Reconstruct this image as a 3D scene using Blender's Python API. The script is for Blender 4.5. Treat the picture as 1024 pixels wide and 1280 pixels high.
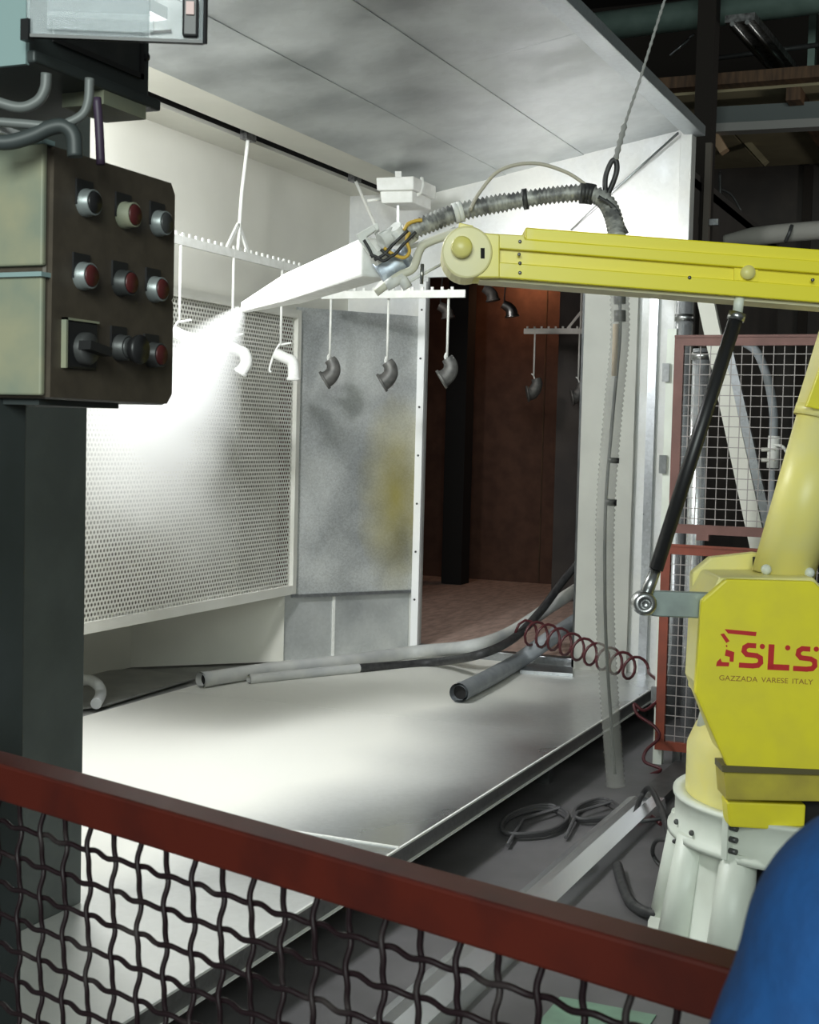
import bpy, bmesh, math, random
from mathutils import Vector, Matrix
random.seed(7)
for o in list(bpy.data.objects): bpy.data.objects.remove(o)
SC = bpy.context.scene
COL = SC.collection
# ------------------------------------------------------------------ camera
F = 1750.0                       # focal length in photo pixels (1024 x 1280 frame)
ROLL, VPX, VPY = 0.025, 1285.0, 565.0
_c, _s = math.cos(ROLL), math.sin(ROLL)
_dx, _dy = VPX - 512, VPY - 640
_pit = math.atan((_dx*_s - _dy*_c)/F)
_phi = math.atan((_dx*_c + _dy*_s)*math.cos(_pit)/F)
H = Vector((math.cos(_phi), math.sin(_phi), 0)); RH = Vector((math.sin(_phi), -math.cos(_phi), 0)); Z = Vector((0, 0, 1))
FW = H*math.cos(_pit) - Z*math.sin(_pit); _U = H*math.sin(_pit) + Z*math.cos(_pit)
CR = _c*RH + _s*_U; CU = _c*_U - _s*RH
CAM = Vector((0, 0, 1.6))
cd = bpy.data.cameras.new('camera'); cam = bpy.data.objects.new('camera', cd); COL.objects.link(cam)
cd.sensor_fit = 'VERTICAL'; cd.sensor_height = 32; cd.lens = F/1280*32; cd.clip_start = 0.05
m = Matrix.Identity(4)
for i in range(3):
    m[i][0] = CR[i]; m[i][1] = CU[i]; m[i][2] = -FW[i]; m[i][3] = CAM[i]
cam.matrix_world = m
cd.dof.use_dof = True; cd.dof.focus_distance = 4.5; cd.dof.aperture_fstop = cd.lens/1000/0.0022
SC.camera = cam

def ray(x, y): return FW + ((x-512)/F)*CR - ((y-640)/F)*CU
def on(ax, v, x, y):
    d = ray(x, y); return CAM + d*((v-CAM[ax])/d[ax])
def onX(v, x, y): return on(0, v, x, y)
def onY(v, x, y): return on(1, v, x, y)
def onZ(v, x, y): return on(2, v, x, y)
def at(D, x, y):                 # point at horizontal forward distance D
    d = ray(x, y); return CAM + d*(D/d.dot(H))
def pxm(D): return D/F           # metres per photo pixel at distance D

# ------------------------------------------------------------------ world, lamps, exposure
w = bpy.data.worlds.new('world'); SC.world = w; w.use_nodes = True
bg = w.node_tree.nodes['Background']; bg.inputs[0].default_value = (0.72, 0.80, 0.78, 1); bg.inputs[1].default_value = 0.16
SC.view_settings.view_transform = 'Standard'; SC.view_settings.look = 'None'; SC.view_settings.gamma = 1
SC.view_settings.use_curve_mapping = False; SC.view_settings.exposure = 0.0
def area(name, loc, target, sx, sy, power, col=(1, 1, 1)):
    l = bpy.data.lights.new(name, 'AREA'); l.shape = 'RECTANGLE'; l.size = sx; l.size_y = sy; l.energy = power; l.color = col
    o = bpy.data.objects.new(name, l); COL.objects.link(o); o.location = loc
    o.rotation_euler = (Vector(target)-Vector(loc)).to_track_quat('-Z', 'Y').to_euler(); return o
# daylight of the hall's glazed gable behind the camera
area('hall_window_light', (-4.5, -1.0, 3.6), (5, 1.0, 0.8), 4.0, 2.6, 500, (0.90, 1.0, 0.95))
# booth lamps: one at the left end of the booth under the hood, one over the far end
area('booth_lamp_light', (4.2, 3.20, 3.10), (5.6, 3.5, 0.6), 0.4, 0.45, 165, (0.96, 0.99, 1.0))
area('booth_end_light', (7.93, 2.5, 2.66), (8.35, 2.5, 2.82), 0.9, 0.12, 3.6, (1.0, 0.98, 0.98)).data.spread = math.radians(115)
area('tunnel_lamp_light', (12.45, 4.35, 3.22), (12.7, 4.3, 2.6), 0.3, 0.3, 3.2, (1.0, 0.50, 0.25))

area('tunnel_fill_light', (9.1, 4.5, 3.2), (10.6, 3.6, 0.8), 0.3, 0.3, 13, (1.0, 0.93, 0.88))  # unseen fill, added to brighten the tunnel hanger and floor
area('hall_far_fill_light', (9.6, -1.6, 2.6), (11.0, -.2, 3.9), 0.5, 0.5, 22, (1.0, 0.97, 0.9))  # added fill out of view, lifts the underside of the roof deck
SC.cycles.volume_bounces = 4
# ------------------------------------------------------------------ materials
def mat(name, col, rough=0.6, metal=0.0, col2=None, scale=6.0, bump=0.0, detail=4, stretch=None, lo=0.35, hi=0.65, spec=0.5, trans=0.0, alpha=1.0):
    M = bpy.data.materials.new(name); M.use_nodes = True; nt = M.node_tree; b = nt.nodes['Principled BSDF']
    b.inputs['Base Color'].default_value = (*col, 1); b.inputs['Roughness'].default_value = rough; b.inputs['Metallic'].default_value = metal
    b.inputs['Specular IOR Level'].default_value = spec
    if trans: b.inputs['Transmission Weight'].default_value = trans
    if alpha < 1: b.inputs['Alpha'].default_value = alpha
    if col2 or bump:
        tc = nt.nodes.new('ShaderNodeNewGeometry'); mp = nt.nodes.new('ShaderNodeMapping')
        nt.links.new(tc.outputs['Position'], mp.inputs[0])
        if stretch: mp.inputs['Scale'].default_value = stretch
        n = nt.nodes.new('ShaderNodeTexNoise'); n.inputs['Scale'].default_value = scale; n.inputs['Detail'].default_value = detail
        nt.links.new(mp.outputs[0], n.inputs['Vector'])
        if col2:
            r = nt.nodes.new('ShaderNodeValToRGB'); r.color_ramp.elements[0].position = lo; r.color_ramp.elements[1].position = hi
            r.color_ramp.elements[0].color = (*col, 1); r.color_ramp.elements[1].color = (*col2, 1)
            nt.links.new(n.outputs[0], r.inputs[0]); nt.links.new(r.outputs[0], b.inputs['Base Color'])
        if bump:
            bp = nt.nodes.new('ShaderNodeBump'); bp.inputs['Strength'].default_value = bump; bp.inputs['Distance'].default_value = 0.01
            nt.links.new(n.outputs[0], bp.inputs['Height']); nt.links.new(bp.outputs[0], b.inputs['Normal'])
    return M
def N(nt, t, **kw):
    n = nt.nodes.new(t)
    for k, v in kw.items(): setattr(n, k, v)
    return n
def mathn(nt, op, a, b=None, c=None, clamp=False):
    n = nt.nodes.new('ShaderNodeMath'); n.operation = op; n.use_clamp = clamp
    for i, v in enumerate((a, b, c)):
        if v is None: continue
        if isinstance(v, (int, float)): n.inputs[i].default_value = v
        else: nt.links.new(v, n.inputs[i])
    return n.outputs[0]
def ramp(nt, sock, p0, p1):
    return mathn(nt, 'DIVIDE', mathn(nt, 'SUBTRACT', sock, p0), p1-p0, clamp=True)
def galv(name, base=(0.55, 0.57, 0.58), rough=0.32, spangle=45, amount=0.25, metal=0.9, powder=None, bump=0.02, cloud=0.0):
    """galvanised sheet; powder = function(nt, xyz sockets, noise) -> mask of white paint powder lying on it"""
    M = bpy.data.materials.new(name); M.use_nodes = True; nt = M.node_tree; b = nt.nodes['Principled BSDF']
    g = N(nt, 'ShaderNodeNewGeometry'); v = N(nt, 'ShaderNodeTexVoronoi'); v.inputs['Scale'].default_value = spangle
    nt.links.new(g.outputs['Position'], v.inputs['Vector'])
    hsv = N(nt, 'ShaderNodeSeparateColor'); nt.links.new(v.outputs['Color'], hsv.inputs[0])
    n = N(nt, 'ShaderNodeTexNoise'); n.inputs['Scale'].default_value = 2.3; n.inputs['Detail'].default_value = 5
    nt.links.new(g.outputs['Position'], n.inputs['Vector'])
    k = mathn(nt, 'ADD', mathn(nt, 'MULTIPLY', hsv.outputs[0], amount), 1-amount/2)
    if cloud: k = mathn(nt, 'MULTIPLY', k, mathn(nt, 'ADD', mathn(nt, 'MULTIPLY', ramp(nt, n.outputs[0], .35, .65), cloud), 1-cloud))
    mix = N(nt, 'ShaderNodeVectorMath', operation='SCALE'); mix.inputs[0].default_value = base; nt.links.new(k, mix.inputs['Scale'])
    b.inputs['Metallic'].default_value = metal; b.inputs['Roughness'].default_value = rough
    r2 = mathn(nt, 'ADD', mathn(nt, 'MULTIPLY', n.outputs[0], 0.25), rough-0.12)
    if powder:
        sx = N(nt, 'ShaderNodeSeparateXYZ'); nt.links.new(g.outputs['Position'], sx.inputs[0])
        mask = powder(nt, sx.outputs, n.outputs[0])
        mc = N(nt, 'ShaderNodeMix', data_type='RGBA'); nt.links.new(mask, mc.inputs['Factor']); nt.links.new(mix.outputs[0], mc.inputs['A'])
        mc.inputs['B'].default_value = (0.80, 0.79, 0.73, 1); nt.links.new(mc.outputs['Result'], b.inputs['Base Color'])
        nt.links.new(mathn(nt, 'MULTIPLY', mathn(nt, 'SUBTRACT', 1.0, mask), metal), b.inputs['Metallic'])
        nt.links.new(mathn(nt, 'ADD', r2, mathn(nt, 'MULTIPLY', mask, 0.5)), b.inputs['Roughness'])
    else:
        nt.links.new(mix.outputs[0], b.inputs['Base Color']); nt.links.new(r2, b.inputs['Roughness'])
    if bump:
        bp = N(nt, 'ShaderNodeBump'); bp.inputs['Strength'].default_value = bump; bp.inputs['Distance'].default_value = 0.05
        nt.links.new(n.outputs[0], bp.inputs['Height']); nt.links.new(bp.outputs[0], b.inputs['Normal'])
    return M
def pw_floor(nt, s, n):        # powder lies thick at the back and thins out towards the front edge
    g = N(nt, 'ShaderNodeNewGeometry'); f = N(nt, 'ShaderNodeTexNoise'); f.inputs['Scale'].default_value = 1.6; f.inputs['Detail'].default_value = 0
    nt.links.new(g.outputs['Position'], f.inputs['Vector'])
    t = mathn(nt, 'ADD', s[1], mathn(nt, 'MULTIPLY', f.outputs[0], 0.5))
    left = ramp(nt, s[0], 4.35, 2.9)
    a = mathn(nt, 'MAXIMUM', mathn(nt, 'POWER', ramp(nt, t, 2.05, 2.95), 1.6), mathn(nt, 'MULTIPLY', left, 0.7))
    return mathn(nt, 'ADD', mathn(nt, 'MULTIPLY', a, .94), .06)
def pw_hood(nt, s, n): return mathn(nt, 'ADD', mathn(nt, 'MULTIPLY', ramp(nt, mathn(nt, 'ADD', n, mathn(nt, 'MULTIPLY', s[1], 0.10)), 0.5, 1.1), 0.36), .05)
def pw_sheet(nt, s, n): return mathn(nt, 'MULTIPLY', ramp(nt, n, 0.2, 0.8), 0.6)
def pw_half(nt, s, n): return mathn(nt, 'MULTIPLY', ramp(nt, n, 0.2, 0.6), 0.75)
def overspray(name, col, rough=0.38, y0=1.0, y1=1.75):      # paint with white powder that has settled nearer the gun (world Y)
    M = mat(name, col, rough); nt = M.node_tree; b = nt.nodes['Principled BSDF']
    g = N(nt, 'ShaderNodeNewGeometry'); sx = N(nt, 'ShaderNodeSeparateXYZ'); nt.links.new(g.outputs['Position'], sx.inputs[0])
    n = N(nt, 'ShaderNodeTexNoise'); n.inputs['Scale'].default_value = 9; nt.links.new(g.outputs['Position'], n.inputs['Vector'])
    t = ramp(nt, mathn(nt, 'ADD', sx.outputs[1], mathn(nt, 'MULTIPLY', n.outputs[0], 0.3)), y0, y1)
    mc = N(nt, 'ShaderNodeMix', data_type='RGBA'); nt.links.new(mathn(nt, 'MULTIPLY', t, 0.85), mc.inputs['Factor'])
    mc.inputs['A'].default_value = (*col, 1); mc.inputs['B'].default_value = (0.86, 0.85, 0.78, 1)
    nt.links.new(mc.outputs['Result'], b.inputs['Base Color']); return M

M_conc = mat('concrete', (0.0897, 0.0858, 0.0874), 0.5, 0, (0.1482, 0.1420, 0.1466), 2.2, 0.05)
M_plat = galv('platform_sheet', (0.55, 0.57, 0.59), 0.22, 50, 0.10, 0.95, pw_floor, 0.0)
M_tray = mat('dull_plate', (0.34, 0.34, 0.32), 0.5, 0.2, (0.26, 0.26, 0.25), 5)
M_trim = galv('trim_sheet', (0.42, 0.46, 0.48), 0.42, 60, 0.1, 0.45)
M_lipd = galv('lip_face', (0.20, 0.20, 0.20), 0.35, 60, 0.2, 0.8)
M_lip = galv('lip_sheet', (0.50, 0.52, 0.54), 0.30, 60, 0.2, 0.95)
M_hood = galv('hood_sheet', (0.52, 0.56, 0.58), 0.40, 22, 0.08, 0.95, pw_hood, 0.02, 0.30)
M_end = galv('end_sheet', (0.62, 0.64, 0.66), 0.36, 45, 0.12, 0.6, pw_half, 0.02)
M_sheet = galv('spangled_sheet', (0.60, 0.63, 0.65), 0.38, 110, 0.35, 0.85, pw_sheet, 0.01, 0.2)
M_bpan = galv('base_sheet', (0.58, 0.61, 0.63), 0.36, 60, 0.12, 0.85, pw_sheet, 0.01, 0.15)
M_wall = mat('powdered_wall', (0.74, 0.73, 0.66), 0.7, 0, (0.66, 0.65, 0.58), 1.5)
M_perf = mat('powdered_panel', (0.76, 0.75, 0.69), 0.65, 0, (0.70, 0.69, 0.62), 3)
M_filter = mat('filter_mat', (0.40, 0.39, 0.34), 0.95, 0, (0.30, 0.29, 0.25), 14, 0.3)
M_white = mat('white_paint', (0.82, 0.82, 0.78), 0.5, 0, (0.74, 0.74, 0.69), 20)
M_powder_glint = mat('powder_coat_and_glint', (0.86, 0.86, 0.83), 0.7, 0, (0.78, 0.78, 0.74), 40)  # white powder; also the painted glints on the platform lip
M_jamb = mat('white_trim', (0.95, 0.95, 0.95), 0.3, 0.0)
M_black = mat('black_plastic', (0.014, 0.014, 0.015), 0.4)
M_rubber = mat('black_rubber', (0.02, 0.02, 0.022), 0.5, 0, (0.05, 0.05, 0.05), 30)
M_cavity = mat('dark_cavity', (0.012, 0.011, 0.011), 0.9)
M_steel = galv('bare_steel', (0.45, 0.46, 0.46), 0.3, 90, 0.15, 1.0)
M_dsteel = mat('dark_steel', (0.06, 0.065, 0.065), 0.45, 0.5, (0.10, 0.10, 0.10), 12)
M_track = mat('track_steel', (0.30, 0.30, 0.30), 0.4, 0.8, (0.08, 0.08, 0.08), 30)
M_red = mat('red_paint', (0.0693, 0.0073, 0.0026), 0.42, 0, (0.0396, 0.0046, 0.0026), 14, 0.03, lo=.45, hi=.75)
M_wire = mat('painted_wire', (0.0096, 0.0032, 0.0048), 0.4, 0, (0.0400, 0.0336, 0.0320), 18, lo=.55, hi=.75)
M_red2 = mat('faded_red_paint', (0.1800, 0.0828, 0.0684), 0.55, 0, (0.1368, 0.0612, 0.0504), 8)
M_red3 = mat('orange_red_paint', (0.2376, 0.0504, 0.0252), 0.5, 0, (0.1728, 0.0396, 0.0216), 8)
M_mesh2 = mat('grey_wire', (0.3150, 0.2850, 0.2700), 0.5)
M_yel = overspray('yellow_paint', (0.82, 0.72, 0.028), 0.35, 1.45, 2.1)
M_yel2 = mat('yellow_block_paint', (0.80, 0.71, 0.030), 0.38, 0, (0.74, 0.65, 0.04), 10)
M_yel3 = mat('pale_yellow_paint', (0.80, 0.72, 0.22), 0.4, 0, (0.74, 0.69, 0.30), 6)
M_base = mat('cream_paint', (0.70, 0.74, 0.66), 0.42, 0, (0.58, 0.60, 0.52), 5, lo=.5, hi=.85)
M_logo = mat('logo_red', (0.50, 0.012, 0.012), 0.5)
M_let = mat('letter_brown', (0.30, 0.13, 0.02), 0.5)
M_brown = mat('box_brown', (0.0828, 0.0662, 0.0490), 0.5, 0.1, (0.0648, 0.0518, 0.0389), 40, 0.03)
M_beige = mat('box_cream', (0.3036, 0.2970, 0.1980), 0.6, 0, (0.2178, 0.2442, 0.1848), 12)
M_cyan = mat('cabinet_paint', (0.2520, 0.3500, 0.3500), 0.5)
M_cab = mat('cabinet_grey', (0.0495, 0.0594, 0.0607), 0.5, 0, (0.0330, 0.0409, 0.0396), 6)
M_col = mat('column_grey', (0.1089, 0.1254, 0.1188), 0.5, 0.2, (0.0825, 0.0957, 0.0911), 5)
M_redb = mat('button_red', (0.075, 0.012, 0.012), 0.45)
M_grey = mat('grey_hose', (0.2970, 0.3150, 0.3330), 0.55, 0, (0.2340, 0.2520, 0.2700), 10)
M_pvc = mat('dusty_hose', (0.60, 0.60, 0.57), 0.7, 0, (0.46, 0.47, 0.47), 6)
M_coil = mat('red_tube', (0.085, 0.016, 0.020), 0.35)
M_yw = mat('yellow_wire', (0.70, 0.45, 0.06), 0.5)
M_conduit = mat('corrugated_conduit', (0.50, 0.50, 0.47), 0.5, 0.2, (0.13, 0.13, 0.13), 26)
M_motor = galv('cast_aluminium', (0.52, 0.58, 0.66), 0.5, 70, 0.3, 0.7)
M_wood = mat('roof_boards', (0.1280, 0.0680, 0.0320), 0.7, 0, (0.0560, 0.0288, 0.0144), 4, stretch=(1, 8, 1))
M_ply = mat('ply_deck', (0.36, 0.31, 0.19), 0.8, 0, (0.28, 0.24, 0.15), 3)
M_dark = mat('hall_wall_paint', (0.045, 0.040, 0.038), 0.9, 0, (0.065, 0.056, 0.05), 3)
M_roofd = mat('roof_dark', (0.020, 0.015, 0.012), 0.9)
M_gpipe = mat('green_pipe', (0.1920, 0.2720, 0.2400), 0.4, 0.2, (0.1520, 0.2240, 0.1960), 9)
M_tun = mat('tunnel_brick', (0.13, 0.062, 0.040), 0.8, 0, (0.09, 0.042, 0.028), 8, 0.2)
M_tfl = mat('tunnel_floor', (0.62, 0.45, 0.38), 0.75, 0, (0.42, 0.30, 0.25), 7, stretch=(1, 4, 1))
M_blue = mat('blue_cloth', (0.0029, 0.0612, 0.2160), 0.8, 0, (0.0029, 0.0504, 0.1800), 60, 0.15)
M_skin = mat('skin', (0.55, 0.34, 0.25), 0.55)
M_hair = mat('hair', (0.05, 0.035, 0.025), 0.7)
M_trous = mat('work_trousers', (0.02, 0.03, 0.07), 0.85)
M_green = mat('green_floor_paint', (0.2100, 0.3500, 0.2520), 0.6, 0, (0.1680, 0.2660, 0.1960), 9)
M_raw = mat('raw_casting', (0.10, 0.10, 0.095), 0.55, 0.4, (0.17, 0.165, 0.155), 25)
M_clear = mat('clear_cover', (0.30, 0.37, 0.40), 0.10, 0, alpha=0.28)
M_silver = galv('duct_silver', (0.80, 0.82, 0.84), 0.24, 40, 0.1, 0.8)
M_lampw = mat('lamp_white', (0.85, 0.85, 0.85), 0.4)
M_tubeglow = mat('lamp_tube', (1, 1, 1)); _b = M_tubeglow.node_tree.nodes['Principled BSDF']
_b.inputs['Emission Color'].default_value = (1, 0.97, 0.98, 1); _b.inputs['Emission Strength'].default_value = 7

# ------------------------------------------------------------------ mesh helpers
def wloc(o):
    v = Vector((0, 0, 0))
    while o: v = v + o.location; o = o.parent
    return v
def crom(pts, k=8):
    pts = [Vector(p) for p in pts]
    if len(pts) < 3: return pts
    P = [pts[0]*2-pts[1]] + pts + [pts[-1]*2-pts[-2]]; out = []
    for i in range(1, len(P)-2):
        a, b, c, d = P[i-1:i+3]
        for j in range(k):
            t = j/k
            out.append(0.5*((2*b)+(c-a)*t+(2*a-5*b+4*c-d)*t*t+(3*b-a-3*c+d)*t**3))
    out.append(pts[-1]); return out
def resample(pts, step):
    out = [pts[0]]; acc = 0
    for a, b in zip(pts, pts[1:]):
        L = (b-a).length; s = step-acc
        while s <= L: out.append(a+(b-a)*(s/L)); s += step
        acc = (acc+L) % step
    return out
class MB:
    def __init__(s): s.v = []; s.f = []; s.sm = []
    def add(s, vs, fs, smooth=False):
        o = len(s.v); s.v += [Vector(v) for v in vs]
        for f in fs: s.f.append([i+o for i in f]); s.sm.append(smooth)
        return s
    def hexa(s, a, b):     # two quads (bottom, top) -> hexahedron
        return s.add(list(a)+list(b), [(3, 2, 1, 0), (4, 5, 6, 7), (0, 1, 5, 4), (1, 2, 6, 5), (2, 3, 7, 6), (3, 0, 4, 7)])
    def box(s, x0, x1, y0, y1, z0, z1):
        return s.hexa([(x0, y0, z0), (x1, y0, z0), (x1, y1, z0), (x0, y1, z0)], [(x0, y0, z1), (x1, y0, z1), (x1, y1, z1), (x0, y1, z1)])
    def obox(s, c, ax, hs):
        c = Vector(c); a, b, d = [Vector(q).normalized()*h for q, h in zip(ax, hs)]
        return s.hexa([c-a-b-d, c+a-b-d, c+a+b-d, c-a+b-d], [c-a-b+d, c+a-b+d, c+a+b+d, c-a+b+d])
    def beam(s, p, q, wdt, hgt, up=Z):
        p, q = Vector(p), Vector(q); d = (q-p).normalized(); side = d.cross(up).normalized(); u = side.cross(d)
        return s.obox((p+q)/2, (d, side, u), ((q-p).length/2, wdt/2, hgt/2))
    def prism(s, poly, vec):
        n = len(poly); P = [Vector(p) for p in poly]; vec = Vector(vec)
        return s.add(P+[p+vec for p in P], [tuple(range(n-1, -1, -1)), tuple(range(n, 2*n))]+[(i, (i+1) % n, (i+1) % n+n, i+n) for i in range(n)])
    def slab(s, pix, D, th):      # outline drawn in the photo, standing at distance D, th metres deep (away from the camera)
        return s.prism([at(D, *p) for p in pix], H*th)
    def tube(s, path, r, n=10, caps=True, hollow=False):
        P = [Vector(p) for p in path]; m_ = len(P)
        rr = r if isinstance(r, (list, tuple)) else ([r(i/(m_-1)) for i in range(m_)] if callable(r) else [r]*m_)
        t0 = (P[1]-P[0]).normalized(); nrm = t0.orthogonal().normalized(); vs = []
        for i in range(m_):
            t = (P[min(i+1, m_-1)]-P[max(i-1, 0)]).normalized()
            nrm = (nrm-t*nrm.dot(t)).normalized(); b = t.cross(nrm)
            for k in range(n):
                a = 2*math.pi*k/n; vs.append(P[i]+(nrm*math.cos(a)+b*math.sin(a))*rr[i])
        fs = [(i*n+k, i*n+(k+1) % n, (i+1)*n+(k+1) % n, (i+1)*n+k) for i in range(m_-1) for k in range(n)]
        s.add(vs, fs, True)
        if caps: s.add(vs[:n], [tuple(range(n-1, -1, -1))]); s.add(vs[-n:], [tuple(range(n))])
        return s
    def cyl(s, p, q, r, n=16, r2=None): return s.tube([p, q], [r, r if r2 is None else r2], n)
    def lathe(s, c, prof, n=32, a0=0, a1=2*math.pi, axis=None):
        c = Vector(c); full = abs(a1-a0-2*math.pi) < 1e-6; k = n if full else n+1; vs = []
        ex, ey, ez = axis or (Vector((1, 0, 0)), Vector((0, 1, 0)), Z)
        for r, z in prof:
            for i in range(k):
                a = a0+(a1-a0)*i/n; vs.append(c+ex*(r*math.cos(a))+ey*(r*math.sin(a))+ez*z)
        fs = []
        for j in range(len(prof)-1):
            for i in range(n):
                i2 = (i+1) % k; fs.append((j*k+i, j*k+i2, (j+1)*k+i2, (j+1)*k+i))
        return s.add(vs, fs, True)
    def ball(s, c, r, n=12, sc=(1, 1, 1)):
        c = Vector(c); prof = [(math.sin(math.pi*i/n), -math.cos(math.pi*i/n)) for i in range(n+1)]; k = 2*n; vs = []
        for rr, z in prof:
            for i in range(k):
                a = 2*math.pi*i/k; vs.append(c+Vector((rr*math.cos(a)*r*sc[0], rr*math.sin(a)*r*sc[1], z*r*sc[2])))
        return s.add(vs, [(j*k+i, j*k+(i+1) % k, (j+1)*k+(i+1) % k, (j+1)*k+i) for j in range(n) for i in range(k)], True)
    def build(s, name, mt, parent=None, bevel=0, label=None):
        if parent: org = wloc(parent)
        else:
            xs = [v.x for v in s.v]; ys = [v.y for v in s.v]; zs = [v.z for v in s.v]
            org = Vector(((min(xs)+max(xs))/2, (min(ys)+max(ys))/2, min(zs)))
        me = bpy.data.meshes.new(name); me.from_pydata([v-org for v in s.v], [], s.f)
        me.polygons.foreach_set('use_smooth', s.sm); me.materials.append(mt); me.update()
        bm = bmesh.new(); bm.from_mesh(me); bmesh.ops.remove_doubles(bm, verts=bm.verts, dist=1e-6); bmesh.ops.recalc_face_normals(bm, faces=bm.faces); bm.to_mesh(me); bm.free()
        o = bpy.data.objects.new(name, me); COL.objects.link(o)
        if parent: o.parent = parent
        else: o.location = org
        if bevel:
            md = o.modifiers.new('bevel', 'BEVEL'); md.width = bevel; md.segments = 2; md.limit_method = 'ANGLE'; md.angle_limit = 0.6
        if label: o['label'] = label
        return o
def tag(o, label, cat, group=None):
    o['label'] = label; o['category'] = cat
    if group: o['group'] = group
    return o
def thing(name, loc, label, cat, group=None):
    o = bpy.data.objects.new(name, None); COL.objects.link(o); o.location = loc; o.empty_display_size = 0.1
    return tag(o, label, cat, group)
def struct(o, label=None):
    o['kind'] = 'structure'
    if label: o['label'] = label
    return o
def stuff(o): o['kind'] = 'stuff'; return o
def copy_tree(o, parent=None):
    c = o.copy(); COL.objects.link(c); c.parent = parent
    for ch in list(o.children): copy_tree(ch, c)
    return c

# ================================================================== SETTING
struct(MB().box(-7, 15, -8, 9, -0.1, 0).build('floor', M_conc), 'dusty grey concrete floor of the factory hall')
ZP, YF, YB, XE, XS = 0.20, 1.90, 4.15, 8.30, 1.9
# booth platform: sheets, lip, plinth
pl = bpy.data.objects.new('booth_floor', None); COL.objects.link(pl); pl.location = (5, 3, 0); struct(pl, 'raised galvanised booth floor strewn with white paint powder')
for a, b in ((XS, 4.30), (4.30, 6.35), (6.35, XE)):
    MB().box(a+.002, b-.002, YF, YB, ZP-.012, ZP).build('floor_sheet', M_plat, pl)
MB().box(4.292, 4.306, YF, YB-.3, ZP, ZP+.004).build('seam_strip', M_powder_glint, pl)
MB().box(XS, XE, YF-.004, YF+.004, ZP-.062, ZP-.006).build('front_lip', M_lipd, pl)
MB().box(XS, XE, YF-.005, YF+.003, ZP-.006, ZP+.001).build('lip_edge_glint', M_powder_glint, pl)  # white strip paints the glint along the lip's top edge
MB().box(XS, XE, YF-.015, YF+.02, ZP-.067, ZP-.062).build('lip_flange', M_powder_glint, pl)  # flange coloured white to stand in for its bright reflection
MB().box(XS, XE, 2.35, YB, 0, ZP-.012).build('plinth', M_dsteel, pl)
for x in (2.4, 4.3, 6.2, 8.0): MB().box(x-.03, x+.03, 1.97, 2.03, 0, ZP-.012).build('support_leg', M_dsteel, pl)
# back wall with filter recess behind the perforated panel
wb = struct(MB().box(XS, 7.62, YB+.10, YB+.14, .66, 3.16).build('wall_back', M_filter), 'filter wall behind the perforated panel')
MB().box(XS, 6.85, 4.78, 4.82, ZP, .66).build('lower_wall', M_wall, wb)
MB().prism([(6.85, 4.78, ZP), (7.52, 4.13, ZP), (7.52, 4.13, .66), (6.85, 4.78, .66)], (.03, .03, 0)).build('lower_wall', M_wall, wb)
MB().box(XS, 7.62, YB-.03, 4.85, .64, .66).build('soffit', M_wall, wb)
MB().box(XS, 7.6, YB-.01, 4.85, ZP-.03, ZP-.012).build('trough_floor', M_tray, wb)
MB().box(XS, XE, YB-.02, YB+.10, 2.34, 3.30).build('upper_wall', M_wall, wb)
# ceiling strip, slot, hood
ce = bpy.data.objects.new('ceiling', None); COL.objects.link(ce); ce.location = (5, 3, 3.16); struct(ce, 'galvanised booth ceiling with hood and conveyor slot')
YS0, YS1, YC, ZC = 3.785, 3.90, 3.50, 3.16
MB().box(XS, XE, YC, YS0, ZC, ZC+.02).build('front_strip', M_wall, ce)
MB().box(XS, XE, YS1, YB+.02, ZC, ZC+.02).build('rear_strip', M_wall, ce)
MB().box(XS, 13, YS0-.05, YS0, ZC+.02, ZC+.28).box(XS, 13, YS1, YS1+.05, ZC+.02, ZC+.28).box(XS, 13, YS0-.05, YS1+.05, ZC+.28, ZC+.30).build('slot_channel', M_cavity, ce)
def hz(y): return ZC+(y-YC)*(3.45-ZC)/(YF-YC)
ylist = [YC, 3.05, 2.55, YF]
for i, (a, b) in enumerate(zip(ylist, ylist[1:])):
    dz = .004*(i)
    for xa, xb in ((XS, 3.95), (3.95, 6.2), (6.2, XE)):
        e = 0.0; xb -= .0015
        MB().hexa([(xa, a+.02, hz(a+.02)+dz+e), (xb, a+.02, hz(a+.02)+dz+e), (xb, b, hz(b)+dz+e), (xa, b, hz(b)+dz+e)],
                  [(xa, a+.02, hz(a+.02)+.02+dz), (xb, a+.02, hz(a+.02)+.02+dz), (xb, b, hz(b)+.02+dz), (xa, b, hz(b)+.02+dz)]).build('hood_sheet', M_hood, ce)
struct(MB().box(XS, XE+.03, 1.82, 1.93, 3.41, 3.47).build('trim_1', M_trim, bevel=.004), 'folded sheet edge along the front of the hood')
struct(MB().box(XE-.05, XE+.06, 1.88, 1.95, ZP, 3.44).build('trim_2', M_end, bevel=.004), 'galvanised corner post of the booth')
M_cov = mat('cover_paint', (0.52, 0.52, 0.47), 0.55, 0, (0.45, 0.45, 0.41), 2.5)
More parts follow.
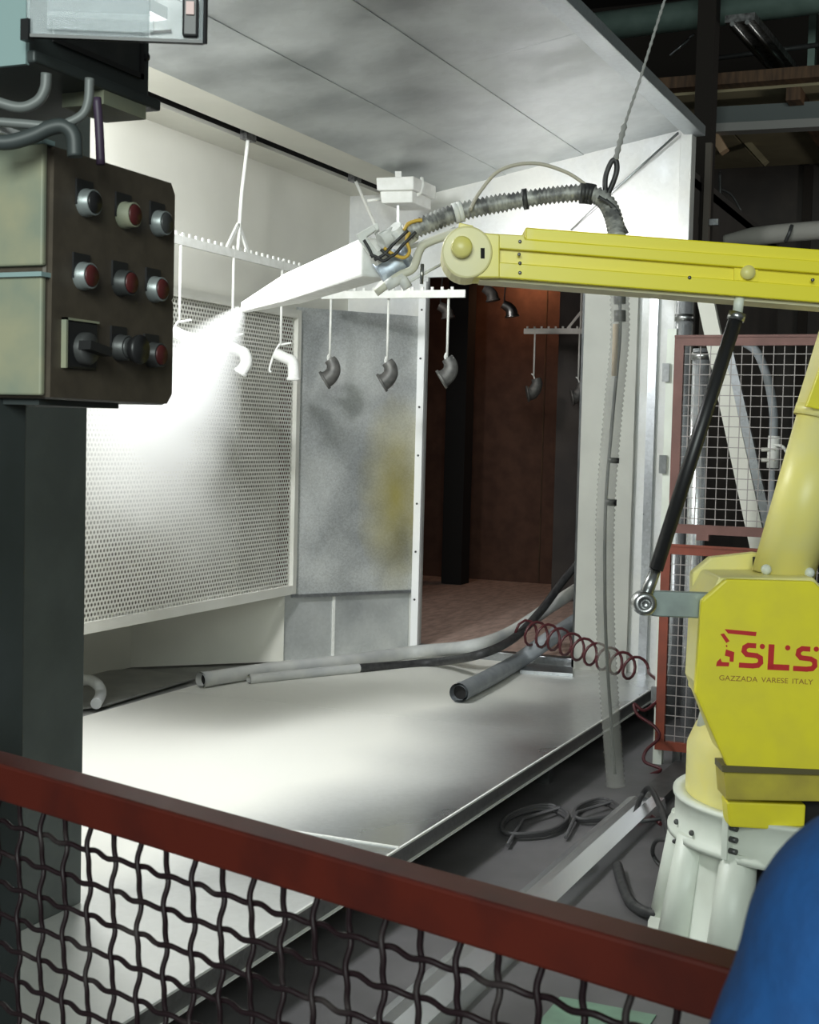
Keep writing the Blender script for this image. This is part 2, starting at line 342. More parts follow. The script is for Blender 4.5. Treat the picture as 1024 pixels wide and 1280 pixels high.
# end wall with doorway
we = bpy.data.objects.new('wall_end', None); COL.objects.link(we); we.location = (XE, 3, ZP); struct(we, 'end wall of the booth around the conveyor doorway')
YD0, YD1, ZD = 2.50, 3.56, 2.62
def wallp(poly, name, mt=M_end, x=XE, th=.03, par=we): return MB().prism([(x, y, z) for y, z in poly], (th, 0, 0)).build(name, mt, par)
wallp([(YD1, ZP), (YB+.1, ZP), (YB+.1, ZC), (YD1, ZC)], 'side_panel')
wallp([(YF, ZD), (YB, ZD), (YB, ZC+.02), (YC, ZC+.02), (YF, 3.46)], 'top_panel', x=XE-.004)
wallp([(YF, ZP), (YD0, ZP), (YD0, ZD), (YF, ZD)], 'door_panel')
wallp([(2.17, ZP), (YD0, ZP), (YD0, ZD), (2.17, ZD)], 'cover_panel', M_cov, XE-.05, .05)
wallp([(2.05, ZP), (2.10, ZP), (2.10, ZD), (2.05, ZD)], 'cover_strip', M_lip, XE-.04, .04)
MB().box(XE-.03, XE+.05, YD0-.005, YD0+.02, ZP, ZD).build('door_edge', M_dsteel, we)
MB().box(XE-.03, XE+.05, YD0, YD1+.03, ZP, ZP+.055).build('door_sill', M_lip, we, .004)
tr = struct(MB().box(XE-.045, XE-.006, YD1-.005, YD1+.045, ZP+.03, ZD-.03).build('trim_3', M_jamb, bevel=.003), 'bright white edge strip of the doorway')
for k in range(7):
    z = 0.55+k*.31; MB().cyl((XE-.051, YD1+.02, z), (XE-.045, YD1+.02, z), .007, 8).build('bolt', M_dsteel, tr)
# slanted galvanised corner sheet and base panels under it
A = Vector((7.56, 4.105, 0)); B = Vector((XE-.03, YD1+.05, 0)); dAB = (B-A).normalized(); nAB = Vector((-dAB.y, dAB.x, 0)); nAB = nAB if nAB.x > 0 else -nAB
def vwall(p, q, z0, z1, th=.012): return MB().prism([p+Z*z0, q+Z*z0, q+Z*z1, p+Z*z1], nAB*th)
cs = thing('deflector_sheet', A+Z*.6, 'spangled galvanised sheet with yellow smear set across the booth corner', 'metal sheet')
vwall(A, B, .60, 2.37).build('sheet', M_sheet, cs); vwall(A-nAB*.01, B-nAB*.01, .592, .612, .02).build('lower_edge', M_lip, cs)
M_smear = mat('yellow_smear', (0.55, 0.50, 0.12), 0.5, 0.3)
_nt = M_sheet.node_tree; _g = N(_nt, 'ShaderNodeNewGeometry')     # yellow overspray stain low on the doorway side of the sheet
_d = N(_nt, 'ShaderNodeVectorMath', operation='DISTANCE'); _mp = N(_nt, 'ShaderNodeMapping'); _mp.inputs['Scale'].default_value = (1, 1, 0.42)
_nt.links.new(_g.outputs['Position'], _mp.inputs[0]); _nt.links.new(_mp.outputs[0], _d.inputs[0])
_q = A+(B-A)*0.84; _d.inputs[1].default_value = (_q.x, _q.y, 1.22*.42)
_nz = N(_nt, 'ShaderNodeTexNoise'); _nz.inputs['Scale'].default_value = 7; _nt.links.new(_g.outputs['Position'], _nz.inputs['Vector'])
_f = mathn(_nt, 'MULTIPLY', ramp(_nt, mathn(_nt, 'ADD', _d.outputs['Value'], mathn(_nt, 'MULTIPLY', _nz.outputs[0], .1)), .34, .06), .8)
_b = _nt.nodes['Principled BSDF']; _src = _b.inputs['Base Color'].links[0].from_socket
_mx = N(_nt, 'ShaderNodeMix', data_type='RGBA'); _nt.links.new(_f, _mx.inputs['Factor']); _nt.links.new(_src, _mx.inputs['A']); _mx.inputs['B'].default_value = (0.62, 0.52, 0.10, 1)
_nt.links.new(_mx.outputs['Result'], _b.inputs['Base Color'])
cb = bpy.data.objects.new('wall_corner', None); COL.objects.link(cb); cb.location = A+Z*ZP; struct(cb, 'grey metal base panels under the slanted corner sheet')
off = nAB*.03
p0, p1, p2 = A+off-dAB*.06, A+off+(B-A)*.36, B+off
vwall(p0, p1-dAB*.004, ZP, .62).build('base_panel', M_bpan, cb); vwall(p1+dAB*.004, p2, ZP, .62).build('base_panel', M_bpan, cb)
vwall(p1-nAB*.008-dAB*.009, p1-nAB*.008+dAB*.009, ZP, .585).build('joint_strip', M_powder_glint, cb)
# tunnel behind the doorway
tu = bpy.data.objects.new('wall_tunnel', None); COL.objects.link(tu); tu.location = (10.5, 4, ZP); struct(tu, 'dark brown conveyor tunnel seen through the doorway')
MB().box(XE+.03, 12.8, 2.2, 6.2, ZP, ZP+.03).build('tunnel_floor', M_tfl, tu)
MB().box(12.7, 12.8, 2.2, 6.2, ZP+.03, 3.4).build('tunnel_back', M_tun, tu)
MB().box(XE+.1, 12.7, 6.1, 6.2, ZP+.03, 3.4).build('tunnel_side', M_tun, tu)
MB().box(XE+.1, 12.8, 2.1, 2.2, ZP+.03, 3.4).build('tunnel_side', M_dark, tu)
MB().box(XE+.03, 12.8, 2.1, YS0-.06, 3.3, 3.36).box(XE+.03, 12.8, YS1+.06, 6.2, 3.3, 3.36).build('tunnel_roof', M_roofd, tu)
MB().box(12.1, 12.3, 4.78, 4.98, ZP+.03, 3.3).build('tunnel_post', M_cavity, tu)
MB().box(11.45, 11.5, 2.2, 3.69, ZP+.03, 3.3).build('tunnel_screen', M_dark, tu)
for y in (4.22,): MB().box(12.692, 12.705, y-.006, y+.006, ZP+.03, 3.3).build('wall_joint', M_wood, tu)
MB().box(9.6, 10.0, 4.62, 4.68, ZP+.03, 3.3).build('tunnel_partition', M_tun, tu)
# the hall beyond
hl = struct(MB().box(13.0, 13.2, -7, 6.5, 0, 4.15).build('wall_far', M_dark), 'dark far wall of the hall')
for y in (-.6, .8, 1.9): MB().box(12.95, 13.0, y-.04, y+.04, 0, 4.1).build('wall_batten', M_roofd, hl)
hr = bpy.data.objects.new('ceiling_hall', None); COL.objects.link(hr); hr.location = (11, 0, 4.1); struct(hr, 'timber roof deck of the hall')
for k in range(7):
    y = -4.9+k*1.2; MB().box(10.2, 13.2, y+.01, y+1.19, 4.12, 4.16).build('deck_board', M_ply, hr)
MB().box(10.05, 10.2, -5, 3.5, 4.14, 4.22).build('edge_board', M_wood, hr)
for y in (1.62, .3, -1.2): MB().box(10.2, 13, y-.05, y+.05, 4.03, 4.12).build('joist', M_wood, hr)
MB().box(5.5, 14.2, -7, 6.5, 6.0, 6.1).build('upper_roof', M_roofd, hr)
MB().box(14.0, 14.2, -7, 6.5, 4.1, 6.0).build('gable', M_roofd, hr)

# ================================================================== BOOTH FITTINGS
# perforated panel: real holes
pp = thing('perforated_panel', (6.0, 4.1, .62), 'white perforated sheet panel with folded rim on the booth back wall', 'panel')
PX0, PX1, PZ0, PZ1, PY = 4.0, 7.545, .625, 2.345, 4.09
pit = .027; rh = .0088; R6 = pit/math.sqrt(3)
mbp = MB(); vs = []; fs = []
nx = int((PX1-PX0-.08)/pit); nz_ = int((PZ1-PZ0-.08)/(pit*.866))
ang = [math.radians(30+60*k) for k in range(6)]
for j in range(nz_):
    for i in range(nx):
        cx = PX0+.04+pit*(i+.5+(.5 if j % 2 else 0)); cz = PZ0+.045+pit*.866*(j+.5)
        if cx > PX1-.04: continue
        o = len(vs)
        for a in ang: vs.append((cx+R6*math.cos(a), PY, cz+R6*math.sin(a)))
        for a in ang: vs.append((cx+rh*math.cos(a), PY, cz+rh*math.sin(a)))
        for k in range(6): fs.append((o+k, o+(k+1) % 6, o+6+(k+1) % 6, o+6+k))
stuff(mbp.add(vs, fs).build('perforated_sheet', M_perf, pp))
for q in ((PX0, PX1, PY-.025, PY+.01, PZ0-.004, PZ0+.05), (PX0, PX1, PY-.025, PY+.01, PZ1-.05, PZ1)): MB().box(*q).build('rim', M_perf, pp)
for q in ((PX1-.045, PX1, PY-.026, PY+.012, PZ0-.004, PZ1), (PX0, PX0+.045, PY-.026, PY+.012, PZ0-.004, PZ1)): MB().box(*q).build('rim', M_perf, pp)
MB().box(6.9, 6.93, PY+.012, PY+.05, PZ0, PZ1).build('stiffener', M_filter, pp)

# conveyor track in the slot
ct = thing('conveyor_track', (6, 3.84, ZC), 'steel conveyor rail running inside the ceiling slot', 'conveyor')
for y, z in ((3.805, ZC+.035), (3.87, ZC+.05)):
    MB().box(XS, 12.6, y-.009, y+.009, z, z+.045).build('rail', M_track, ct)
for k in range(22):
    x = 2.6+k*.46; MB().box(x-.03, x+.03, 3.815, 3.86, ZC+.04, ZC+.10).build('chain_link', M_dsteel, ct)

# hangers
def hanger(name, L, Rr, ctr, top, zbar, label, hooks, mt=M_white, extra=None):
    L, Rr, ctr, top = Vector(L), Vector(Rr), Vector(ctr), Vector(top)
    t = thing(name, ctr, label, 'hanger', 'conveyor hangers'); d = (Rr-L).normalized()
    MB().beam(L, Rr, .014, .045).build('bar', mt, t, .002)
    mb = MB(); n = int((Rr-L).length/.06)
    for k in range(n): mb.obox(L+d*(.03+.06*k)+Z*.028, (d, d.cross(Z), Z), (.008, .005, .012))
    stuff(mb.build('pegs', mt, t))
    apex = ctr+Z*.16
    for sgn in (-1, 1): MB().beam(apex, ctr+d*(.11*sgn)+Z*.02, .012, .02).build('brace', mt, t)
    MB().tube(crom([apex-Z*.14, apex+(top-apex)*.3, apex+(top-apex)*.6, top], 6), .010, 8).build('hanger_rod', mt, t)
    MB().box(top.x-.05, top.x+.05, top.y-.02, top.y+.02, top.z-.02, top.z+.05).build('trolley', M_track, t)
    for p, zb in hooks:
        MB().tube([Vector((p[0], p[1], zbar+.03)), Vector((p[0], p[1], zb))], .0075, 8).build('hook_rod', mt, t)
    return t
b1 = [Vector((5.55, 3.836, 2.53)), Vector((7.12, 3.836, 2.53))]
hx = [5.86, 6.36, 6.88]; hz1 = [2.13, 2.10, 2.09]
hanger('conveyor_hanger', b1[0], b1[1], (6.40, 3.836, 2.53), (6.50, 3.845, ZC), 2.53, 'powder-coated white hanger bar under the spray gun with white elbows', [((x, 3.836), z) for x, z in zip(hx, hz1)])
z2 = 2.42
L2, R2 = onZ(z2, 402, 369), onZ(z2, 582, 367)
h2 = [onZ(z2, 414, 369), onZ(z2, 486, 369), onZ(z2, 561, 368)]
hb2 = [onY(h2[0].y, 411, 449).z, onY(h2[1].y, 482, 452).z, onY(h2[2].y, 556, 447).z]
hanger('conveyor_hanger', L2, R2, (L2+R2)/2, (7.75, 3.83, ZC), z2, 'white toothed hanger bar beside the doorway with grey castings', [((p.x, p.y), z) for p, z in zip(h2, hb2)])
z3 = 2.50
L3 = onZ(z3, 655, 414); R3 = L3+(onZ(z3, 733, 414)-L3)*1.75
h3 = [onZ(z3, 669, 414), onZ(z3, 725, 414)]
hb3 = [onY(h3[0].y, 667, 470).z, onY(h3[1].y, 721, 474).z]
C3 = onZ(z3, 726, 414)
hanger('conveyor_hanger', L3, R3, C3, (C3.x, C3.y, 3.255), z3, 'white hanger bar hanging in the dark tunnel', [((p.x, p.y), z) for p, z in zip(h3, hb3)])
# white elbows with their wire hooks, under the first hanger
def elbow(name, loc, label, cat, mt, r0, r1, pts, group, hook=None, hm=M_powder_glint, rot=0):
    t = thing(name, loc, label, cat, group); base = Vector(loc)
    path = crom(pts, 8); n = len(path)
    MB().tube([base+p for p in path], lambda u: r0+(r1-r0)*u, 16, caps=False).tube([base+p for p in path], lambda u: (r0+(r1-r0)*u)*.82, 16, caps=False).build('body', mt, t)
    e = path[-1]; dd = (path[-1]-path[-2]).normalized()
    MB().tube([base+e-dd*.012, base+e+dd*.004], r1*1.14, 16).build('rim', mt, t)
    if hook: MB().tube([base+p for p in crom(hook, 6)], .006, 8).build('wire_hook', hm, t)
    t.rotation_euler.z = rot; return t
X_, Y_ = Vector((1, 0, 0)), Vector((0, 1, 0))
def rv(r, u, v=0): return RH*r+Z*u+H*v       # right, up, away as seen from the camera
wl = ['white coated pipe elbow half hidden by the button box', 'white coated pipe elbow veiled by the spray mist', 'white coated pipe elbow hung next to the grey corner sheet']
for k, (x, z) in enumerate(zip(hx, hz1)):
    tilt = (.035, -.03, 0)[k]
    elbow('pipe_elbow', (x, 3.836, z-.09), wl[k], 'pipe elbow', M_powder_glint, .030, .034,
          [rv(-.03, .045), rv(.025, .02), rv(.065, 0), rv(.075, -.05), rv(.075+tilt, -.10)], 'white elbows being sprayed',
          [rv(.06, .105), rv(.01, .095), rv(-.01, .09), rv(-.04, .03), rv(-.06, -.045), rv(-.05, -.06)])
gl = ['raw grey cast elbow hanging before the corner sheet, on the hook away from the doorway', 'raw grey cast elbow hanging before the corner sheet, on the middle hook of its bar', 'raw grey cast elbow hanging in the doorway beside the white edge strip']
for k in range(3):
    elbow('cast_elbow', Vector((h2[k].x, h2[k].y, hb2[k]-.07)), gl[k], 'cast elbow', M_raw, .034, .052,
          [rv(.0, .07), rv(.02, .04), rv(.022, .0), rv(.0, -.035), rv(-.03, -.055)], 'raw castings on the hangers', [rv(-.005, .10), rv(-.012, .075), rv(.0, .05)])
gl2 = ['dark cast elbow on the outer hook of the tunnel hanger', 'dark cast elbow hanging before the tunnel screen']
for k in range(2):
    elbow('cast_elbow', Vector((h3[k].x, h3[k].y, hb3[k]-.09)), gl2[k], 'cast elbow', M_raw, .04, .06,
          [rv(.02, .07), rv(.03, .03), rv(.02, -.01), rv(-.01, -.05), rv(-.05, -.06)], 'raw castings on the hangers', [rv(-.02, .11), rv(.0, .09), rv(.01, .05)])
# two small castings far down the tunnel
for px, lab in (((636, 388), 'shiny dark casting glinting in the lamplit tunnel'), ((612, 368), 'small dark casting on a chain in the tunnel'), ((556, 390), 'small dark casting behind the hook rod in the tunnel')):
    p = onX(10.6, *px)
    t = elbow('cast_elbow', p, lab, 'cast elbow', M_raw if px[0] != 636 else M_steel, .035, .05, [rv(-.05, .05), rv(-.01, .03), rv(.02, 0), rv(.03, -.05)], 'castings on tunnel chains')
    MB().cyl(p+rv(-.04, .04), Vector((p.x, p.y, 3.30)), .006, 6).build('chain', M_dsteel, t)

# junction box with conduit hanging at the slot
jb = thing('junction_box', onZ(ZC-.02, 500, 245), 'cream junction box with conduit mounted below the conveyor slot', 'junction box')
D_ = (onZ(ZC-.01, 498, 214)-CAM).dot(H)-.08
MB().prism([at(D_, *q) for q in ((470, 222), (517, 220), (517, 237), (471, 238))], X_*.34).build('lid', M_white, jb, .006)
MB().prism([at(D_, *q)+X_*.03 for q in ((472, 238), (513, 237), (513, 252), (474, 253))], X_*.28).build('body', M_white, jb, .006)
MB().slab([(494, 214), (502, 214), (502, 224), (494, 224)], D_+.08, .03).build('mount', M_white, jb)
MB().slab([(496, 253), (499, 253), (499, 296), (496, 296)], D_+.1, .012).build('stem', M_steel, jb)
MB().tube(crom([at(D_+.1, 512, 246), at(D_+.1, 522, 244), at(D_+.12, 528, 234), at(D_+.14, 527, 222)], 6), .012, 8).build('conduit', M_white, jb)
MB().tube([at(D_+.02, 459, 251), at(D_+.04, 476, 249)], .010, 8).build('conduit', M_white, jb)

# lamp over the booth end
lf = thing('strip_lamp', (7.98, 2.5, 2.6), 'white strip lamp hidden behind the robot forearm lighting the booth end', 'lamp')
MB().box(7.86, 8.05, 1.98, 3.05, 2.56, 2.61).build('housing', M_lampw, lf, .005)
MB().tube([(7.93, 2.0, 2.635), (7.93, 3.03, 2.635)], .013, 10).build('lamp_tube', M_tubeglow, lf)
for y in (2.1, 2.9): MB().box(8.04, 8.30, y-.015, y+.015, 2.57, 2.60).build('bracket', M_lampw, lf)
lf2 = thing('flood_lamp', (4.2, 3.2, 3.1), 'white flood lamp under the hood behind the wall cabinet', 'lamp')
MB().box(3.99, 4.41, 2.96, 3.44, 3.105, 3.15).build('housing', M_lampw, lf2)
for y in (3.05, 3.35): MB().cyl((4.2, y, 3.15), (4.2, y, hz(y)+.01), .012, 8).build('hanger_stud', M_lampw, lf2)

# stay wire across the booth end
tag(MB().tube([Vector((XE-.06, 1.96, 3.42)), onX(XE-.02, 760, 245), onX(XE-.012, 714, 288)], .008, 8).build('stay_wire', M_steel), 'thin steel stay wire running down from the hood corner', 'wire')

# steel tray and bent pipe at the back left of the booth floor
tp = tag(MB().prism([onZ(ZP+.001, *p) for p in ((60, 846), (172, 838), (246, 849), (130, 884), (60, 892))], Z*.012).build('steel_tray', M_tray, bevel=.003), 'dark steel cover plate on the booth floor below the perforated panel', 'cover plate')
tag(MB().tube(crom([onZ(.235, 60, 862), onZ(.30, 105, 850), onZ(.30, 122, 856), onZ(.26, 126, 868), onZ(.235, 120, 880)], 8), .028, 12).build('bent_pipe', M_pvc), 'short bent white pipe lying on the dark cover plate', 'pipe')

# hoses on the booth floor
def hose(name, pts, r, mt, label, end=None, endm=None):
    path = resample(crom(pts, 14), .03)
    t = thing(name, path[0], label, 'hose', 'hoses on the booth floor')
    MB().tube(path, r, 14, caps=False).build('hose', mt, t)
    d = (path[0]-path[1]).normalized()
    MB().tube([path[0]-d*.05, path[0]+d*.004], r*1.06, 16, caps=False).tube([path[0]-d*.05, path[0]+d*.004], r*.80, 16, caps=False).build('hose_end', endm or mt, t)
    MB().tube([path[0]-d*.03, path[0]-d*.028], r*.8, 14).build('bore', M_cavity, t)
    return t
hose('suction_hose', [onZ(.245, 252, 850), onZ(.245, 330, 838), onZ(.245, 430, 827), onZ(.245, 520, 815), onX(7.75, 590, 808), onX(8.25, 640, 790), onX(8.6, 690, 757), onX(8.9, 735, 728)], .042, M_pvc, 'thick pale dusty hose lying along the back of the booth floor')
hb_ = hose('air_hose', [onZ(.226, 312, 849), onZ(.226, 380, 842), onZ(.226, 450, 835), onZ(.226, 540, 828), onX(7.45, 600, 818), onX(7.95, 642, 798), onX(8.3, 675, 765), onX(8.6, 705, 725), onX(8.8, 735, 690)], .026, M_rubber, 'black hose with a powder-white open end beside the thick pale hose', None, M_pvc)
_pp = resample(crom([onZ(.226, 312, 849), onZ(.226, 380, 842), onZ(.226, 420, 838), onZ(.226, 450, 835)], 14), .03)
MB().tube(_pp, .0275, 14, caps=False).build('powder_sleeve', M_pvc, hb_)
hose('suction_hose', [onZ(.255, 574, 866), onZ(.255, 610, 848), onZ(.26, 650, 825), onX(8.1, 685, 800), onX(8.45, 712, 782), onX(8.7, 745, 760)], .050, M_grey, 'thick grey hose with open black end pointing to the front lip', None, M_grey)
tag(MB().prism([onZ(ZP+.001, *p) for p in ((655, 832), (716, 838), (716, 846), (650, 842))], Z*.02).build('floor_strip', M_lip), 'flat metal strip on the booth floor by the doorway', 'metal strip')
# coiled red air tube
pts = []; a0 = onX(8.05, 655, 790); a1 = onX(7.55, 800, 838)
c_mid = [a0, onX(7.95, 690, 797), onX(7.8, 735, 815), a1]
axis = resample(crom(c_mid, 20), .004); turns = 9.5; nA = len(axis)
for i, p in enumerate(axis):
    u = i/(nA-1); k = 2*math.pi*turns*(u**0.9); rr = .075*(1-.1*u)
    t = (axis[min(i+1, nA-1)]-axis[max(i-1, 0)]).normalized(); s1 = t.cross(Z).normalized(); s2 = Z
    if i % 2 == 0: pts.append(p+s1*rr*math.cos(k)+s2*rr*math.sin(k))
tail = crom([pts[-1], onX(7.3, 812, 842), onX(7.05, 824, 854), onX(6.85, 824, 872), onX(6.74, 806, 888), onX(6.72, 793, 880), onX(6.7, 798, 894), onX(6.7, 818, 908), onX(6.7, 824, 922), onX(6.7, 808, 938), onX(6.68, 806, 952), onX(6.66, 826, 962), onX(6.6, 806, 972), onX(6.5, 800, 990), onZ(.02, 808, 1012), onZ(.02, 826, 1030)], 8)
tag(MB().tube(pts+tail[1:], .0085, 8).build('coiled_tube', M_coil), 'dark red coiled air tube strung from the hoses to the fence', 'air hose')

# dusty corrugated hose hanging in front of the booth end
path = resample(crom([at(5.6, 774, 352), at(5.6, 775, 420), at(5.6, 766, 520), at(5.6, 757, 640), at(5.6, 757, 780), at(5.6, 764, 900), at(5.6, 770, 985)], 14), .010)
ch = thing('corrugated_hose', path[-1], 'translucent grey corrugated hose hanging straight down in front of the booth end', 'hose')
MB().tube(path, [.040 if i % 2 else .034 for i in range(len(path))], 12).build('hose', mat('clear_corrugated', (0.34, 0.34, 0.31), 0.35, 0, (0.26, 0.26, 0.24), 8, alpha=.34), ch)
for y0, y1, mm in ((366, 380, M_black), (388, 402, M_black), (572, 579, M_black), (624, 632, M_black)):
    MB().tube([at(5.6, 776+(420-y0)*.06 if y0 > 420 else 775, y0), at(5.6, 776+(420-y1)*.06 if y1 > 420 else 775, y1)], .024, 12).build('tape_wrap', mm, ch)
MB().tube(resample(path[3:-3], .03), .007, 8).build('inner_tube', M_dsteel, ch)
MB().tube([at(5.6, 770, 405), at(5.6, 768, 470)], .012, 8).build('tan_sleeve', mat('tan_wrap', (0.40, 0.30, 0.18), 0.7), ch)

# ================================================================== FLOOR ITEMS IN FRONT OF THE BOOTH
M_duct = mat('duct_sheet', (0.78, 0.80, 0.82), 0.27, 0.85)
cdt = thing('cable_duct', (4.6, 1.46, 0), 'shiny galvanised cable duct lying on the concrete in front of the platform', 'cable duct')
for x0, x1 in ((2.6, 4.45), (4.455, 6.0)):
    MB().prism([(x0, 1.545, 0), (x0, 1.545, .035), (x0, 1.515, .042), (x0, 1.49, .030), (x0, 1.455, .030), (x0, 1.445, .050), (x0, 1.385, .050), (x0, 1.375, 0)], (x1-x0, 0, 0)).build('duct_section', M_duct, cdt)
MB().box(6.0, 7.2, 1.40, 1.52, 0, .04).build('duct_section', M_dsteel, cdt)
for j, (c, r, lab) in enumerate((((5.47, 1.80), .16, 'loose coil of grey cable on the concrete under the platform lip'), ((5.75, 1.62), .11, 'small loop of grey cable on the concrete next to the duct'))):
    pts = [Vector((c[0]+(r+.012*math.sin(3*a)+.008*k)*1.4*math.cos(a), c[1]+(r*.75)*math.sin(a), .012+.008*k)) for k in range(3) for a in [2*math.pi*q/24 for q in range(24)]]
    tag(MB().tube(pts+[pts[-1]+Vector((-.25, .08, 0)), pts[-1]+Vector((-.6, .02, -.01))], .008, 8).build('cable_coil', mat('dusty_cable', (0.075, 0.072, 0.075), .6)), lab, 'cable')
for pp_, r, lab in (([onZ(.022, 772, 1082), onZ(.022, 778, 1105), onZ(.015, 790, 1130), onZ(.03, 815, 1142), onZ(.05, 838, 1140)], .020, 'thick dark cable curving over the floor into the robot base'),
                    ([onZ(.3, 846, 1052), onZ(.22, 822, 1050), onZ(.10, 816, 1066), onZ(.06, 826, 1082), onZ(.06, 842, 1086)], .008, 'thin black cable looped beside the cream robot base'),
                    ([onZ(.02, 790, 1035), onZ(.05, 800, 1000), onZ(.12, 812, 985), onZ(.16, 826, 1010), onZ(.2, 836, 1040), onZ(.22, 850, 1050)], .012, 'black cable running from the duct to the robot base'),
                    ([onZ(.015, 775, 1030), onZ(.06, 830, 1022), onZ(.1, 850, 1008), onZ(.08, 875, 990)], .009, 'black cable crossing the duct end behind the robot base')):
    tag(MB().tube(crom(pp_, 8), r, 8).build('power_cable', M_rubber), lab, 'cable')
struct(MB().box(3.35, 3.80, .88, 1.16, 0, .004).build('floor_marking', M_green), 'pale green painted patch on the concrete')

# ================================================================== RED FENCE BEHIND THE ROBOT
def fence_panel(name, y0, y1, z0, z1, x, fm, label, fr=.045, pitch=.05):
    t = thing(name, (x, (y0+y1)/2, z0), label, 'fence', 'fence panels behind the robot')
    for q in ((y0, y0+fr, z0, z1), (y1-fr, y1, z0, z1)): MB().box(x, x+.03, q[0], q[1], q[2], q[3]).build('upright', fm, t)
    for q in ((y0+fr, y1-fr, z0, z0+fr), (y0+fr, y1-fr, z1-fr, z1)): MB().box(x, x+.03, q[0], q[1], q[2], q[3]).build('crossbar', fm, t)
    MB().box(x-.006, x, y0, y1, z1-.006, z1+.006).build('edge_strip', fm, t)
    mb = MB(); y = y0+fr+.03
    while y < y1-fr: mb.box(x+.012, x+.016, y-.002, y+.002, z0+fr, z1-fr); y += pitch
    stuff(mb.build('upright_wires', M_mesh2, t)); mb = MB(); z = z0+fr+.03
    while z < z1-fr: mb.box(x+.008, x+.012, y0+fr, y1-fr, z-.002, z+.002); z += pitch
    stuff(mb.build('cross_wires', M_mesh2, t)); return t
FX = 6.8
up_ = fence_panel('mesh_fence', .30, 1.60, 1.16, 2.12, FX, M_red2, 'faded red mesh fence panel, upper of the pair beside the booth')
lo_ = fence_panel('mesh_fence', .26, 1.63, .08, 1.10, FX, M_red3, 'orange-red mesh fence panel, lower of the pair beside the booth')
fp = thing('fence_post', (FX+.05, 1.63, 0), 'slim grey post carrying the mesh fence beside the booth', 'post')
MB().box(FX+.03, FX+.07, 1.60, 1.645, 0, 2.16).build('post', M_base, fp)
for z in (.30, 1.0, 1.45, 1.9): MB().box(FX+.012, FX+.03, 1.625, 1.66, z, z+.09).build('hinge', M_steel, fp)
MB().box(FX+.0, FX+.03, .30, .34, 0, .08).build('foot', M_dsteel, fp); MB().box(FX, FX+.03, 1.50, 1.54, 0, .08).build('foot', M_dsteel, fp)
for z in (.40, 1.13): MB().box(FX-.004, FX+.03, 1.40, 1.46, z, z+.03).build('clip', M_red2, fp)
# ducting and pipes behind the fence
t = thing('round_duct', (7.9, 1.5, 0), 'short shiny round duct standing behind the mesh of the fence', 'duct')
p = onX(7.7, 872, 600); MB().cyl((7.7, p.y, 0), (7.7, p.y, 2.12), .050, 20).build('pipe', M_silver, t); MB().cyl((7.7, p.y, 2.06), (7.7, p.y, 2.10), .056, 20).build('collar', M_steel, t); t.location
for a, b, wd, lab in (((882, 372), (950, 690), .085, 'wide pale slanting chute behind the mesh fence'), ((912, 440), (968, 690), .045, 'narrow grey slanting bar behind the mesh fence')):
    pa_ = onX(7.5, *a); pb_ = onX(7.5, *b); pb_ = pa_+(pb_-pa_)*(pa_.z/(pa_.z-pb_.z))
    tag(MB().beam(pa_, pb_, wd, .05, X_).build('sloping_bar', M_wall if wd > .05 else M_lip), lab, 'bar')
t = thing('round_duct', (8.05, onX(8.05, 856, 400).y, 0), 'tall shiny round duct between the booth corner post and the fence', 'duct')
_p = onX(8.05, 856, 400); MB().cyl((8.05, _p.y, 0), (8.05, _p.y, 2.62), .052, 20).build('pipe', M_silver, t); MB().cyl((8.05, _p.y, 2.30), (8.05, _p.y, 2.34), .058, 20).build('collar', M_steel, t)
gh = thing('grey_hose', onX(7.3, 967, 560), 'curved grey hose ending in a valve behind the mesh fence', 'hose')
MB().tube(crom([onX(7.3, 925, 425), onX(7.3, 946, 440), onX(7.3, 960, 475), onX(7.3, 967, 515), onX(7.3, 967, 548)], 8), .022, 12).build('hose', M_grey, gh)
MB().cyl(onX(7.3, 968, 545), onX(7.3, 966, 585), .030, 12).build('valve_body', M_white, gh); MB().tube(crom([onX(7.28, 966, 556), onX(7.26, 978, 558), onX(7.26, 984, 566)], 6), .008, 8).build('valve_lever', M_white, gh)
_p = onX(7.3, 966, 585); MB().cyl(_p, Vector((_p.x, _p.y, 0)), .014, 10).build('pipe', M_grey, gh)
for y in (562, 575): MB().cyl(onX(7.28, 952, y), onX(7.28, 970, y), .010, 8).build('fitting', M_wall, gh)
# hall steelwork at upper right
t = thing('steel_column', onX(9.6, 880, 400)*1, 'dark steel column of the hall right behind the booth corner', 'column')
t.location.z = 0
pc = onX(9.6, 879, 200)
MB().box(9.55, 9.70, pc.y-.06, pc.y+.06, 0, 6).build('column', M_roofd, t)
MB().box(9.50, 9.55, pc.y-.075, pc.y-.035, 0, 3.62).build('angle_strip', mat('dusty_angle', (0.14, 0.12, 0.10), .7), t)
p = onX(9.5, 893, 278); MB().box(9.48, 9.52, p.y-.03, p.y+.03, p.z-.02, p.z+.02).build('bracket', M_lip, t)
tag(MB().tube([onX(10.2, 700, 40), onX(10.2, 1900, -116)], .105, 20).build('overhead_pipe', M_gpipe), 'thick grey-green pipe crossing under the dark roof', 'pipe')
tb = thing('roof_beam', onX(10.4, 950, 165), 'dark grey steel beam below the timber roof deck', 'beam')
p, q = onX(10.4, 876, 150), onX(10.4, 1700, 106)
MB().beam(p+Z*.02, q+Z*.02, .04, .13).build('web', mat('beam_dark', (0.10, 0.12, 0.12), .5), tb); MB().beam(p-Z*.075, q-Z*.075, .14, .06).build('flange', mat('beam_grey', (0.26, 0.26, 0.25), .6), tb)
